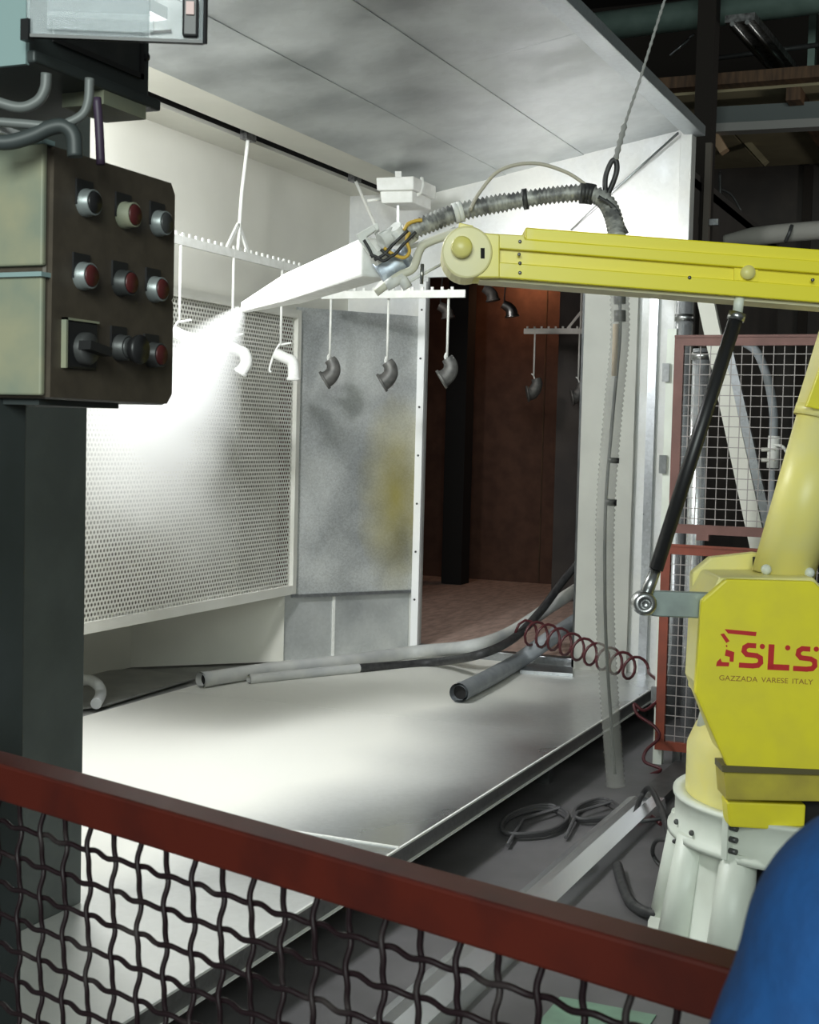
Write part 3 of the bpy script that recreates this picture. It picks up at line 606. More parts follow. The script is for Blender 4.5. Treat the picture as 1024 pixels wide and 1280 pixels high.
for (a, b, lab) in (((925, 22), (985, 92), 'unlit strip light fixture under the dark roof'),):
    tl = thing('strip_light', onX(9, *a), lab, 'light fixture')
    p, q = onZ(4.45, *a), onZ(4.45, *b)
    MB().beam(p, q, .20, .05).build('tray', M_track, tl)
    for sft in (-.05, .05):
        d = (q-p).normalized().cross(Z); MB().tube([p+d*sft-Z*.035, q+d*sft-Z*.035], .016, 8).build('lamp_tube', M_steel, tl)
tag(MB().tube([onX(10.8, 838, 70), onX(10.8, 862, 48)], .012, 8).tube([onX(10.8, 862, 48), onX(10.8, 868, 42)], .009, 8).build('roof_rod', M_lip), 'short pale rod sticking up above the hood edge', 'rod')
tag(MB().tube([onX(10.9, 880, 75), onX(10.9, 1024, 56)], .02, 8).build('roof_conduit', M_dsteel), 'thin dark conduit under the roof', 'conduit')
tag(MB().box(10.9, 11.0, *sorted((onX(10.9, 1010, 60).y, onX(10.9, 1019, 60).y)), 4.0, 6).build('roof_hanger', M_gpipe), 'grey-green vertical steel drop rod under the roof', 'rod')
for a, b, lab in (((886, 112), (905, 138), 'sawn timber stub above the dark beam'), ((887, 158), (906, 190), 'sawn timber stub below the dark beam')):
    tag(MB().beam(onX(10.45 if a[1] > 150 else 11.2, *a), onX(10.45 if a[1] > 150 else 11.2, *b), .10, .06).build('timber_stub', mat('raw_timber', (0.42, 0.28, 0.17), .7)), lab, 'timber', 'timber stubs at the roof beam')
tag(MB().beam(onX(12, 932, 175), onX(12, 958, 204), .10, .05).build('timber_brace', M_ply), 'slanting timber brace under the roof deck', 'timber')
tag(MB().tube(crom([onX(11.5, 900, 215), onX(11.5, 900, 245), onX(11.5, 893, 262), onX(11.5, 892, 290)], 6), .012, 6).tube(crom([onX(11.5, 901, 236), onX(11.5, 915, 244), onX(11.5, 927, 264)], 6), .010, 6).build('hanging_wire', M_dsteel), 'forked wire hanging from the roof before the dark far wall', 'wire')
dg = thing('horizontal_duct', onX(9.2, 970, 296), 'pale fabric duct lying across behind the yellow forearm', 'duct')
MB().tube(crom([onX(9.2, 905, 300), onX(9.2, 940, 296), onX(9.2, 985, 291), onX(9.2, 1060, 286), onX(9.2, 1250, 280), onX(9.2, 1700, 270)], 8), lambda u: .03+.03*min(1, u*5), 14).build('duct', mat('fabric_grey', (0.30, 0.29, 0.26), .8), dg)
MB().tube(crom([onX(9.15, 982, 302), onX(9.12, 987, 291), onX(9.15, 990, 282)], 6), .012, 8).build('strap', M_dsteel, dg)
for _x in (1150, 1500):
    _p = onX(9.2, _x, 284); MB().cyl(_p, Vector((_p.x, _p.y, 6.0)), .006, 6).build('drop_rod', M_dsteel, dg)

# ================================================================== ROBOT
rb = thing('paint_robot', (4.55, .59, 0), 'yellow painting robot on a round cream base reaching into the booth', 'robot')
AX = Vector((4.55, .59, 0))
adir = math.atan2(-.59, -4.55)        # angle that faces the camera
fr = (-H, Vector((H.y, -H.x, 0)), Z)
base = MB().lathe(AX, [(.49, 0), (.49, .03), (.44, .035), (.395, .37)], 40, adir+.42, adir+2*math.pi-.46).build('base_shell', M_base, rb)
MB().lathe(AX, [(.30, 0), (.30, .40)], 28).build('base_core', M_cavity, rb)
for da in (-.52, -1.05, -1.75, .48, 1.2, 2.0, 2.7):
    a = adir+da; MB().cyl(AX+Vector((math.cos(a), math.sin(a), 0))*.435, AX+Vector((math.cos(a), math.sin(a), 0))*.385+Z*.38, .070, 18, .055).build('base_rib', M_base, rb)
ring = MB().lathe(AX, [(.36, .36), (.438, .36), (.438, .378), (.416, .384), (.416, .475), (.424, .480), (.424, .492), (.38, .492), (.38, .36)], 56).build('base_ring', M_base, rb)
a = adir-.55; u_ = Vector((math.cos(a), math.sin(a), 0)); tq = Vector((-u_.y, u_.x, 0))
MB().obox(AX+u_*.432+Z*.43, (u_, tq, Z), (.016, .010, .062)).build('clamp_lug', M_base, ring)
for z in (.395, .43, .465): MB().cyl(AX+u_*.434+tq*.008+Z*z, AX+u_*.434+tq*.034+Z*z, .009, 8).build('bolt', M_dsteel, ring)
for k in (-1.25, -.95): 
    u2 = Vector((math.cos(adir+k), math.sin(adir+k), 0)); MB().ball(AX+u2*.42+Z*.40, .009, 6).build('bolt', M_dsteel, ring)
MB().lathe(AX, [(.385, .49), (.385, .64), (.36, .70), (.30, .745), (.12, .77), (.05, .80)], 40, adir+.35, adir+2*math.pi-.35).build('turret', M_yel3, rb)
MB().lathe(AX, [(.33, .49), (.33, .68)], 28).build('turret_core', M_cavity, rb)
c_ = AX+Vector((math.cos(adir-1.35), math.sin(adir-1.35), 0))*.30+Z*.70
MB().tube([c_, c_+Z*.13], [.06, .035], 12).build('turret_boss', M_base, rb)
# shoulder block
DP = 3.98
plate = [(908, 724), (1018, 727), (1062, 772), (1064, 968), (911, 962), (869, 866), (877, 751)]
MB().slab(plate, DP, .03).build('front_plate', M_yel2, rb, .006)
MB().slab([(900, 722), (1018, 722), (1056, 770), (1056, 960), (915, 955), (878, 860), (884, 752)], DP+.03, .26).build('shoulder_block', M_yel3, rb, .008)
MB().slab([(864, 862), (866, 716), (889, 697), (944, 691), (1004, 697), (1010, 850)], DP+.29, .05).build('rear_plate', M_yel3, rb, .006)
MB().slab([(944, 697), (985, 697), (985, 716), (944, 716)], DP+.26, .04).build('pivot_recess', M_cavity, rb)
MB().slab([(905, 962), (1066, 970), (1066, 1003), (908, 1000)], DP+.015, .12).build('skirt', mat('skirt_paint', (0.55, 0.47, 0.05), .45, 0, (0.40, 0.33, 0.05), 8), rb, .004)
MB().slab([(903, 957), (1066, 964), (1066, 970), (903, 965)], DP-.006, .10).build('skirt_shadow', mat('shadow_line', (0.10, 0.085, 0.03), .5), rb)  # dark brown strip paints the shadow line above the skirt
MB().slab([(909, 1002), (1008, 1006), (1006, 1040), (912, 1034)], DP+.06, .08).build('gear_cover', M_yel2, rb, .006)
# lettering on the plate
ref = lambda x, y: at(DP-.0015, 860+x/5.817, 680+y/5.817)
def strokes(paths, wid, mt, name, par, label=None):
    mb = MB()
    for path in paths:
        P = [Vector((p[0], p[1])) for p in path]
        for i, (a, b) in enumerate(zip(P, P[1:])):
            d = (b-a).normalized(); n_ = Vector((-d.y, d.x))*wid/2
            e0 = d*(wid*.22 if i else 0); e1 = d*(wid*.22 if i < len(P)-2 else 0)
            mb.prism([ref(*q)-H*(.00012*i) for q in (a-e0+n_, b+e1+n_, b+e1-n_, a-e0-n_)], H*.002)
    return mb.build(name, mt, par, label=label)
S = [(497, 741), (440, 737), (414, 752), (408, 780), (428, 803), (500, 812), (528, 828), (530, 862), (510, 882), (470, 886), (372, 880)]
fp_ = rb.children[[c.name for c in rb.children].index('front_plate')]
strokes([S], 36, M_logo, 'letter', fp_, 'red letter S'); strokes([[(610, 730), (601, 905)], [(580, 893), (738, 900)]], 42, M_logo, 'letter', fp_, 'red letter L')
strokes([[(x+394, y+24) for x, y in S]], 36, M_logo, 'letter', fp_, 'red letter S')
mb = MB()
for cx, cy in ((542, 745), (727, 755), (935, 765)): mb.prism([ref(cx+19*math.cos(2*math.pi*k/14), cy+19*math.sin(2*math.pi*k/14)) for k in range(14)], H*.002)
mb.build('letter_dots', M_logo, fp_)
em = MB()
for poly in (((268, 619), (500, 640), (495, 670), (292, 650)), ((238, 656), (264, 650), (304, 706), (280, 720)), ((276, 736), (286, 734), (288, 750), (280, 750)),
             ((278, 766), (338, 786), (332, 858), (304, 854), (306, 822), (270, 812)), ((238, 832), (248, 858), (302, 862), (298, 890), (206, 888), (212, 858))):
    em.prism([ref(*q) for q in poly], H*.002)
em.build('emblem', M_logo, fp_, label='angular red emblem')
def text_mesh(s, p0, p1, hgt, mt, par, name):
    cu = bpy.data.curves.new(name, 'FONT'); cu.body = s; cu.size = 1; cu.extrude = 0; cu.space_word = 1.6
    o = bpy.data.objects.new(name, cu); COL.objects.link(o); bpy.context.view_layer.update()
    me = bpy.data.meshes.new_from_object(o.evaluated_get(bpy.context.evaluated_depsgraph_get())); bpy.data.objects.remove(o)
    xs = [v.co.x for v in me.vertices]; x0, x1 = min(xs), max(xs); ysz = max(v.co.y for v in me.vertices)
    ex = (p1-p0); ey = Z*hgt; org = wloc(par)
    for v in me.vertices: v.co = p0+ex*((v.co.x-x0)/(x1-x0))+ey*(v.co.y/ysz)-org
    me.materials.clear(); me.materials.append(mt); q = bpy.data.objects.new(name, me); COL.objects.link(q); q.parent = par; return q
text_mesh('GAZZADA VARESE ITALY', ref(228, 990), ref(910, 1022), 37/5.817*pxm(DP), M_let, fp_, 'small_lettering')
# upper arm
DA = 4.18
pa, pb, pc_ = at(DA, 978, 722), at(DA, 1034, 522), at(DA, 1078, 380)
MB().tube([pa, pb], [.092, .088], 24).build('upper_arm', M_yel3, rb)
MB().tube([pb-(pb-pa).normalized()*.012, pb+(pc_-pb).normalized()*.02], .098, 24).build('arm_collar', M_yel3, rb)
MB().beam(pb, pc_, .16, .18, H).build('upper_arm_head', M_yel3, rb, .015)
MB().slab([(1008, 508), (1040, 420), (1060, 420), (1060, 520)], DA-.10, .02).build('arm_cover', M_yel2, rb, .003)
for px in ((958, 712), (1012, 716)): MB().ball(at(DA-.08, *px), .016, 6).build('bolt', M_base, rb)
# forearm
DF = 4.02
MB().slab([(600, 293), (1130, 332), (1130, 386), (600, 346)], DF+.02, .15).build('forearm', M_yel, rb, .004)
MB().slab([(600, 291), (655, 294), (657, 299), (1130, 334), (1130, 350), (604, 309)], DF, .03).build('forearm_flange', M_yel, rb, .003)
MB().slab([(604, 326), (1130, 366), (1130, 386), (600, 345)], DF, .03).build('forearm_flange', M_yel, rb, .003)
MB().slab([(657, 284), (1040, 313), (1040, 331), (657, 300)], DF+.01, .17).build('top_cover', M_yel, rb, .004)
MB().slab([(600, 346), (1130, 387), (1130, 392), (600, 350)], DF+.03, .13).build('under_strip', mat('under_strip_paint', (0.62, 0.58, 0.40), .6), rb)
circ = [(584+32*math.cos(2*math.pi*k/28), 315+33*math.sin(2*math.pi*k/28)) for k in range(28)]
MB().slab([(578, 280), (610, 290), (610, 346), (590, 348)]+[q for q in circ if q[0] < 590 and q[1] > 290][::1], DF-.005, .17) if False else None
MB().slab(circ, DF-.012, .18).build('knuckle', overspray('knuckle_paint', (0.80, 0.70, 0.06), .4, 1.2, 2.0), rb, .006)
MB().slab([(590, 289), (625, 293), (625, 347), (588, 347)], DF-.004, .16).build('knuckle_web', M_yel, rb, .004)
MB().slab([(574, 278), (592, 282), (592, 296), (574, 296)], DF+.03, .10).build('knuckle_ear', M_yel, rb, .003)
cap = MB().lathe(at(DF-.012, 577, 310), [(.030, 0), (.030, -.030), (.024, -.036), (0.0001, -.036)], 24, axis=(RH, Z, H)).build('pivot_cap', M_yel, rb)
MB().slab([(601, 310), (606, 310), (606, 323), (601, 323)], DF-.014, .01).build('slot', M_cavity, rb)
for px in ((650, 302), (649, 318), (650, 329), (650, 341), (862, 347), (1016, 350)): MB().lathe(at(DF-.001, *px), [(.005, .002), (.005, -.004), (.0001, -.004)], 8, axis=(RH, Z, H)).build('bolt', M_track, rb)
MB().slab([(918, 331), (948, 333), (948, 352), (918, 350)], DF+.012, .012).build('rod_pivot_plate', M_yel, rb)
MB().lathe(at(DF+.012, 934, 341), [(.020, 0), (.020, -.018), (.0001, -.018)], 20, axis=(RH, Z, H)).build('rod_pivot', M_yel3, rb)
# push rod and lever
DR = 4.0
rt, rbm = at(DR+.05, 922, 392), at(DR+.02, 820, 712)
MB().cyl(rt, rbm, .021, 8).build('push_rod', M_black, rb)
MB().cyl(at(DR+.05, 925, 368), rt, .015, 10).build('rod_fork', M_base, rb)
MB().cyl(rt+(rt-rbm).normalized()*.002, rt+(rbm-rt).normalized()*.02, .026, 10).build('lock_nut', M_steel, rb)
MB().tube([rbm, at(DR+.01, 806, 748)], [.016, .020], 10).build('rod_end', M_steel, rb)
e = at(DR-.01, 805, 754); MB().lathe(e, [(.034, .035), (.034, -.02), (.026, -.026), (.014, -.026), (.014, -.02), (.0001, -.02)], 20, axis=(RH, Z, H)).build('rod_eye', M_steel, rb)
MB().slab([(800, 740), (822, 739), (900, 742), (900, 774), (822, 771), (800, 768)], DR+.025, .035).build('lever', mat('lever_steel', (0.34, 0.40, 0.38), .4, .6, (0.24, 0.28, 0.27), 9), rb, .004)
# wrist and spray gun
DW = 4.35
ga, gm, gb = at(4.42, 472, 322), at(5.35, 363, 362), at(5.95, 306, 384)
def qbeam(p, q, s0, s1, name, mt, bev=.006, asp=.8):
    d = (q-p).normalized(); sd = d.cross(Z).normalized(); u = sd.cross(d)
    f = lambda c, h: [c+sd*(-h*asp)-u*h, c+sd*(h*asp)-u*h, c+sd*(h*asp)+u*h, c-sd*(h*asp)+u*h]
    return MB().hexa(f(p, s0), f(q, s1)).build(name, mt, rb, bev)
qbeam(ga, gm, .062, .052, 'gun_arm', M_powder_glint, .008); qbeam(gm, gb, .050, .022, 'spray_gun', M_powder_glint, .008)
MB().cyl(gb-(gb-gm).normalized()*.01, gb+(gb-gm).normalized()*.04, .014, 10, .009).build('nozzle', M_white, rb)
MB().slab([(445, 293), (466, 281), (471, 287), (458, 296), (478, 322), (470, 330), (448, 299)], DW, .03).build('wrist_bracket', M_powder_glint, rb, .003)
MB().slab([(466, 281), (472, 278), (474, 286), (468, 292)], DW+.01, .06).build('bracket_tab', M_powder_glint, rb, .003)
mc0 = at(DW+.05, 475, 345); mc1 = at(DW+.05, 503, 326)
MB().cyl(mc0, mc1, .046, 20).build('wrist_motor', M_motor, rb, .004); MB().cyl(mc1, mc1+(mc1-mc0).normalized()*.03, .036, 18).build('motor_flange', M_motor, rb)
for (a, b, r) in (((468, 326), (480, 318), .018), ((476, 302), (492, 292), .024), ((492, 300), (508, 288), .022), ((505, 300), (516, 292), .026), ((494, 283), (500, 292), .020)):
    MB().cyl(at(DW, *a), at(DW+.02, *b), r, 12).build('valve', M_powder_glint, rb)
for (a, b, r) in (((483, 358), (503, 347), .016), ((500, 344), (510, 360), .016), ((492, 350), (484, 356), .014)):
    MB().cyl(at(DW-.02, *a), at(DW-.02, *b), r, 12).build('clamp', M_powder_glint, rb)
MB().tube(crom([at(DW-.01, 470, 366), at(DW-.02, 498, 345), at(DW-.02, 516, 336), at(DW, 524, 315), at(DW+.02, 534, 304), at(DW+.05, 575, 289)], 5), .013, 10).build('wrist_link', mat('link_cream', (0.74, 0.72, 0.60), .5), rb)
MB().tube(crom([at(DW+.06, 500, 313), at(DW+.06, 530, 302), at(DW+.06, 570, 286)], 5), .008, 8).build('wrist_tube', M_powder_glint, rb)
MB().tube([at(DW-.01, 512, 352), at(DW+.05, 552, 330)], .005, 8).build('thin_rod', M_powder_glint, rb)
MB().tube([at(DW, 528, 330), at(DW, 527, 355)], .006, 8).build('drop_rod', M_steel, rb)
for P_ in ([(480, 310), (492, 318), (505, 322), (512, 314), (508, 300), (512, 290)], [(505, 288), (510, 280), (520, 276), (528, 275)]):
    MB().tube(crom([at(DW-.03, *q) for q in P_], 6), .0055, 8).build('yellow_lead', M_yw, rb)
for P_ in ([(468, 325), (480, 318), (492, 305), (510, 288)], [(476, 312), (490, 320), (505, 305), (520, 290)], [(463, 318), (472, 322), (480, 326), (492, 318)], [(455, 300), (462, 312), (466, 322)]):
    MB().tube(crom([at(DW-.035, *q) for q in P_], 6), .005, 8).build('black_lead', M_rubber, rb)
# corrugated conduit along the arm
path = resample(crom([at(DW, 505, 292), at(DW, 530, 282), at(DW+.02, 565, 268), at(DW+.02, 600, 259), at(DW+.02, 650, 250), at(DW, 700, 243), at(DW, 735, 242), at(DW-.02, 756, 251), at(DW-.05, 767, 272), at(DW-.08, 772, 300)], 12), .0068)
cdn = MB().tube(path, [(.031 if i % 2 else .022)*(1 if i < 50 else .92) for i in range(len(path))], 14).build('conduit', M_conduit, rb)
for i in (26, 28, 58, int(len(path)*.72), int(len(path)*.74), int(len(path)*.76)):
    d = (path[i+1]-path[i]).normalized(); MB().tube([path[i]-d*.008, path[i]+d*.008], .032, 12).build('conduit_tie', M_rubber if i > 50 else M_powder_glint, cdn)
MB().tube(crom([at(DW-.03, 588, 262), at(DW, 600, 240), at(DW, 625, 213), at(DW, 665, 204), at(DW, 705, 214), at(DW-.01, 735, 233), at(DW-.03, 757, 252), at(DW-.05, 775, 278), at(DW-.06, 782, 300)], 8), .0055, 8).build('thin_cable', mat('tan_cable', (0.50, 0.46, 0.38), .6), rb)
for P_ in ([(757, 250), (770, 262), (778, 280), (784, 292)], [(748, 246), (765, 258), (772, 275)]): MB().tube(crom([at(DW-.06, *q) for q in P_], 6), .006, 8).build('black_lead', M_rubber, rb)
# rope holding the conduit up
sr = thing('suspension_rope', at(DW, 760, 245), 'frayed grey rope with black loop holding up the ribbed conduit', 'rope')
lp = crom([at(DW, 757, 244), at(DW, 757, 222), at(DW, 764, 203), at(DW, 770, 201), at(DW, 771, 214), at(DW, 765, 232), at(DW, 758, 246)], 8)
MB().tube(lp, .0085, 8).build('loop', M_rubber, sr)
top_r = at(DW, 850, -60)
path = resample(crom([at(DW, 769, 202), at(DW, 774, 182), at(DW, 783, 150), at(DW, 800, 100), at(DW, 820, 35), top_r], 8), .012)
MB().tube(path, [(.0055 if i % 2 else .0035)*(1.9 if i < 10 else 1) for i in range(len(path))], 8).build('rope', mat('rope_grey', (0.28, 0.28, 0.27), .8), sr)
MB().cyl(top_r, Vector((top_r.x, top_r.y, 6.0)), .006, 8).build('rope_upper', M_dsteel, sr)

# ================================================================== BUTTON BOX, CABINET, COLUMN
YBX = 1.185
def bx_(x, z): return Vector((x, YBX, z))
cb_ = thing('button_box', (1.65, 1.30, 1.64), 'brown control box with nine round buttons and a rotary switch', 'control box')
MB().box(1.502, 1.79, YBX+.006, YBX+.235, 1.638, 1.970).build('body', M_brown, cb_, .006)
MB().prism([bx_(*q) for q in ((1.505, 1.640), (1.780, 1.640), (1.793, 1.655), (1.793, 1.790), (1.788, 1.795), (1.793, 1.80), (1.793, 1.952), (1.782, 1.968), (1.508, 1.968))], Y_*.008).build('front_plate', M_brown, cb_)
for z0, z1 in ((1.812, 1.972), (1.642, 1.800)):
    MB().box(1.493, 1.503, YBX+.006, YBX+.232, z0, z1).build('side_door', M_beige, cb_, .003)
    MB().box(1.487, 1.512, YBX+.002, YBX+.234, z1-.003, z1+.003).build('door_edge', M_cyan, cb_)
MB().box(1.52, 1.70, YBX+.03, YBX+.2, 1.630, 1.640).build('gland_plate', M_cab, cb_)
fr_ = (X_, Z, -Y_); M_ring = mat('dull_ring', (0.30, 0.33, 0.33), .4, .5)
def button(x, z, capm, r=.0160, L=.017, ringm=M_ring, plate=True):
    if plate: MB().box(x-.020, x+.016, YBX-.003, YBX, z-.004, z+.030).build('legend_plate', M_black, cb_)
    bt = MB().lathe(bx_(x, z), [(r+.003, 0), (r+.003, .007), (r+.0015, .009), (r+.0015, L), (r, L+.001), (r*.9, L-.001)], 22, axis=fr_).build('button', ringm, cb_)
    MB().lathe(bx_(x, z), [(r*.92, L-.004), (r*.92, L+.001), (r*.84, L+.003), (.0001, L+.003)], 22, axis=fr_).build('button_cap', capm, bt)
button(1.573, 1.905, M_black); button(1.662, 1.902, M_redb, ringm=M_beige, L=.020); button(1.746, 1.903, M_dsteel)
button(1.568, 1.806, M_redb); button(1.656, 1.806, M_redb, L=.020, ringm=M_dsteel); button(1.738, 1.806, M_redb)
button(1.655, 1.715, M_dsteel, ringm=M_dsteel, L=.018); button(1.736, 1.710, M_redb, L=.018, ringm=M_dsteel)
mbt = MB().lathe(bx_(1.658, 1.713), [(.011, 0), (.011, .020), (.017, .024), (.021, .033), (.020, .038), (.0001, .038)], 24, axis=fr_).build('mushroom_button', M_black, cb_)
rs = MB().box(1.530, 1.600, YBX-.006, YBX, 1.680, 1.745).build('rotary_switch', M_black, cb_, .004)
MB().box(1.527, 1.531, YBX-.008, YBX, 1.680, 1.747).box(1.527, 1.60, YBX-.008, YBX, 1.744, 1.747).build('switch_frame', M_beige, rs)
MB().lathe(bx_(1.567, 1.708), [(.022, 0), (.022, .016), (.019, .020), (.0001, .020)], 22, axis=fr_).build('switch_knob', M_dsteel, rs)
MB().obox(bx_(1.567, 1.708)-Y_*.026, (Vector((1, 0, -.15)), Vector((.15, 0, 1)), Y_), (.024, .006, .010)).build('switch_handle', M_black, rs)
# control stand
st = thing('control_stand', (1.60, 1.43, 0), 'dark steel stand carrying the button box and wall cabinet', 'stand')
pe = at(1.95, 29, 1165)
MB().box(pe.x-.14, pe.x, pe.y+.002, pe.y+.14, 0, 1.64).build('post', M_cab, st, .004)
MB().box(pe.x-.14, pe.x-.02, 1.40, pe.y+.12, 1.62, 2.12).build('upper_post', M_cab, st)
MB().box(pe.x-.22, pe.x+.02, pe.y-.05, pe.y+.2, 0, .012).build('foot_plate', M_cab, st)
# wall cabinet with open clear cover
wc = thing('wall_cabinet', (1.55, 1.35, 2.07), 'grey switch cabinet with pale side and open clear cover above the button box', 'cabinet')
MB().box(1.455, 1.722, YBX+.0, YBX+.30, 2.075, 2.42).build('body', M_cab, wc, .004)
MB().box(1.449, 1.456, YBX+.0, YBX+.30, 2.06, 2.42).build('pale_side', M_cyan, wc)
MB().box(1.452, 1.735, YBX-.012, YBX+.32, 2.062, 2.078).build('bottom_flange', M_cab, wc, .003)
MB().box(1.50, 1.695, YBX-.004, YBX, 2.105, 2.40).build('front_panel', M_dsteel, wc, .012)
MB().box(1.497, 1.70, YBX-.006, YBX-.003, 2.100, 2.107).box(1.692, 1.70, YBX-.006, YBX-.003, 2.10, 2.40).build('panel_gasket', M_black, wc)
MB().lathe(bx_(1.711, 2.135), [(.006, 0), (.006, .004), (.0001, .004)], 12, axis=fr_).build('screw', M_black, wc)
MB().box(1.60, 1.70, YBX-.01, YBX+.06, 2.043, 2.062).build('gland_box', M_beige, wc)
# clear cover, swung open towards the viewer's right (hinged on the cabinet's near corner)
h0 = at(1.78, 34, 47); h1 = at(1.79, 254, 47); dd = (h1-h0); dd.z = 0; nn = dd.normalized().cross(Z)
cv = MB().prism([h0, h0+dd, h0+dd+Z*.25, h0+Z*.25], nn*.004).build('clear_cover', M_clear, wc)
MB().beam(h0+Z*.002, h0+dd+Z*.002, .010, .004).beam(h0+dd*.82+Z*.014, h0+dd*.70+Z*.011, .010, .003).build('cover_edge', M_black, cv)
MB().beam(h0+dd, h0+dd+Z*.25, .010, .004, X_).build('cover_edge', M_black, cv)
MB().box(h0.x-.006, h0.x+.006, h0.y-.006, h0.y+.006, h0.z-.004, h0.z+.022).build('hinge', M_black, cv)
lt = h0+dd*.93; MB().obox(lt+Z*.030+nn*.006, (dd, nn, Z), (.010, .006, .024)).build('latch', M_black, cv, .003)
MB().obox(lt+Z*.040+nn*.013, (dd, nn, Z), (.005, .002, .008)).build('latch_button', mat('latch_pink', (0.6, 0.42, 0.40), .5), cv)
MB().beam(h0+dd*.12+Z*.02+nn*.007, h0+dd*.72+Z*.02+nn*.007, .006, .022).build('moulded_rib', M_clear, cv)
MB().prism([h0+dd*.10+Z*.030-nn*.012, h0+dd*.68+Z*.030-nn*.012, h0+dd*.68+Z*.25-nn*.012, h0+dd*.10+Z*.25-nn*.012], nn*-.01).build('inner_panel', mat('blue_grey_panel', (0.14, 0.17, 0.20), .4, 0, (0.10, 0.12, 0.14), 14), cv)
M_cond = mat('dull_conduit', (0.1400, 0.1505, 0.1470), .45)
for P_, r, lab in (([(-30, 118), (20, 134), (45, 128), (56, 112), (58, 92)], .007, 'grey flexible conduit loop under the cabinet, the upper one'), ([(-30, 150), (30, 155), (70, 157), (100, 146), (110, 128), (112, 98)], .006, 'grey flexible conduit loop under the cabinet, the lower one'),
                   ([(-20, 176), (10, 178), (40, 170), (62, 160), (80, 158), (92, 170), (94, 196)], .010, 'dark cable bundle drooping onto the button box')):
    tag(MB().tube(crom([at(1.80, *q) for q in P_], 8), r, 10).build('conduit_loop', M_cond if r < .009 else M_cab), lab, 'cable', 'cables under the cabinet')
tag(MB().tube(crom([at(1.9, 121, 122), at(1.9, 124, 160), at(1.9, 126, 206)], 6), .006, 8).build('purple_cable', mat('purple_black', (0.05, 0.03, 0.06), .5)), 'dark cable dropping straight from cabinet to button box', 'cable')
tag(MB().box(*sorted((at(1.83, 3, 180).x-.02, at(1.83, 3, 180).x+.05)), 1.22, 1.30, 1.975, 1.985).build('box_lug', M_lampw), 'small white lug on top of the button box', 'lug')
# column of the booth front
co = thing('booth_column', (3.1, 2.6, ZP), 'wide grey sheet-steel column standing on the booth platform', 'column')
MB().box(2.62, 3.345, 2.50, 2.78, ZP, 3.34).build('shaft', M_col, co, .004)
for z in (.55, 1.0): 
    p = onY(2.498, 8, 912 if z < .8 else 662)
    MB().cyl((p.x, 2.50, p.z), (p.x, 2.482, p.z), .014, 10).build('bolt', M_track, co)

# ================================================================== GUARD RAIL IN FRONT OF THE CAMERA
a = onZ(1.24, 0, 937); b = onZ(1.24, 860, 1170); rd = (b-a).normalized(); rn = rd.cross(Z)
rn = rn if rn.dot(H) > 0 else -rn      # rn points away from the camera; back top edge of the rail is the traced one
gr = thing('guard_fence', Vector((1.07, .5, 0)), 'dark red guard rail with crimped wire mesh standing before the booth', 'fence')
s0, s1 = -.55, 1.55
T = .040
def rp(s, back, z): return a+rd*s-rn*back+Z*(z-1.24)
MB().hexa([rp(s0, T, 1.20), rp(s1, T, 1.20), rp(s1, 0, 1.20), rp(s0, 0, 1.20)], [rp(s0, T, 1.24), rp(s1, T, 1.24), rp(s1, 0, 1.24), rp(s0, 0, 1.24)]).build('top_rail', M_red, gr, .003)
MB().hexa([rp(s0, T, .10), rp(s1, T, .10), rp(s1, 0, .10), rp(s0, 0, .10)], [rp(s0, T, .14), rp(s1, T, .14), rp(s1, 0, .14), rp(s0, 0, .14)]).build('bottom_rail', M_red, gr, .003)
for s in (s0, s1): MB().hexa([rp(s-.02, T, 0), rp(s+.02, T, 0), rp(s+.02, 0, 0), rp(s-.02, 0, 0)], [rp(s-.02, T, 1.2), rp(s+.02, T, 1.2), rp(s+.02, 0, 1.2), rp(s-.02, 0, 1.2)]).build('post', M_red, gr)
VP, HP = .0395, .0340
s = .0265-VP*14; kk = 0
while s < s1-.03:
    if s > s0+.03:
        pts = []
        z = 1.204; n = 0
        while z > .12:
            ph = (1.1685-z)/HP
            pts.append(rp(s+.0014*math.sin(2*math.pi*ph), T/2+.0022*math.cos(math.pi*ph+math.pi*kk), z)); z -= HP/8
        MB().tube(pts, .0029, 6).build('upright_wire', M_wire, gr)
    s += VP; kk += 1
z = 1.1685; kk = 0
while z > .15:
    pts = []; s = s0+.02
    while s < s1-.02:
        ph = (s-.0265)/VP
        pts.append(rp(s, T/2-.0022*math.cos(math.pi*ph+math.pi*kk), z+.0015*math.sin(2*math.pi*ph))); s += VP/8
    MB().tube(pts, .0029, 6).build('cross_wire', M_wire, gr); z -= HP; kk += 1

# ================================================================== PERSON IN BLUE (shoulder enters at the lower right)
def skin_obj(name, joints, edges, radii, mt, parent, root=0, sub=2):
    me = bpy.data.meshes.new(name); org = wloc(parent) if parent else Vector((0, 0, 0))
    me.from_pydata([Vector(j)-org for j in joints], edges, []); me.materials.append(mt)
    o = bpy.data.objects.new(name, me); COL.objects.link(o); o.parent = parent
    sk = o.modifiers.new('skin', 'SKIN'); sk.use_smooth_shade = True
    if not me.skin_vertices: me.skin_vertices.new() if hasattr(me.skin_vertices, 'new') else None
    bm = bmesh.new(); bm.from_mesh(me); ly = bm.verts.layers.skin.verify(); bm.verts.ensure_lookup_table()
    for i, v in enumerate(bm.verts):
        r = radii[i]; v[ly].radius = r if isinstance(r, tuple) else (r, r); v[ly].use_root = (i == root)
    bm.to_mesh(me); bm.free()
    ss = o.modifiers.new('subd', 'SUBSURF'); ss.levels = sub; ss.render_levels = sub
    return o
PC = Vector((0, 0, 0)) + H*.66 + RH*.405      # standing point of the person, on the camera's side of the guard fence
def B_(r, u, v=0): return PC + RH*r + Z*u + H*v
ps = thing('person', PC, 'person in a blue work jacket standing at the guard fence seen from behind', 'person')
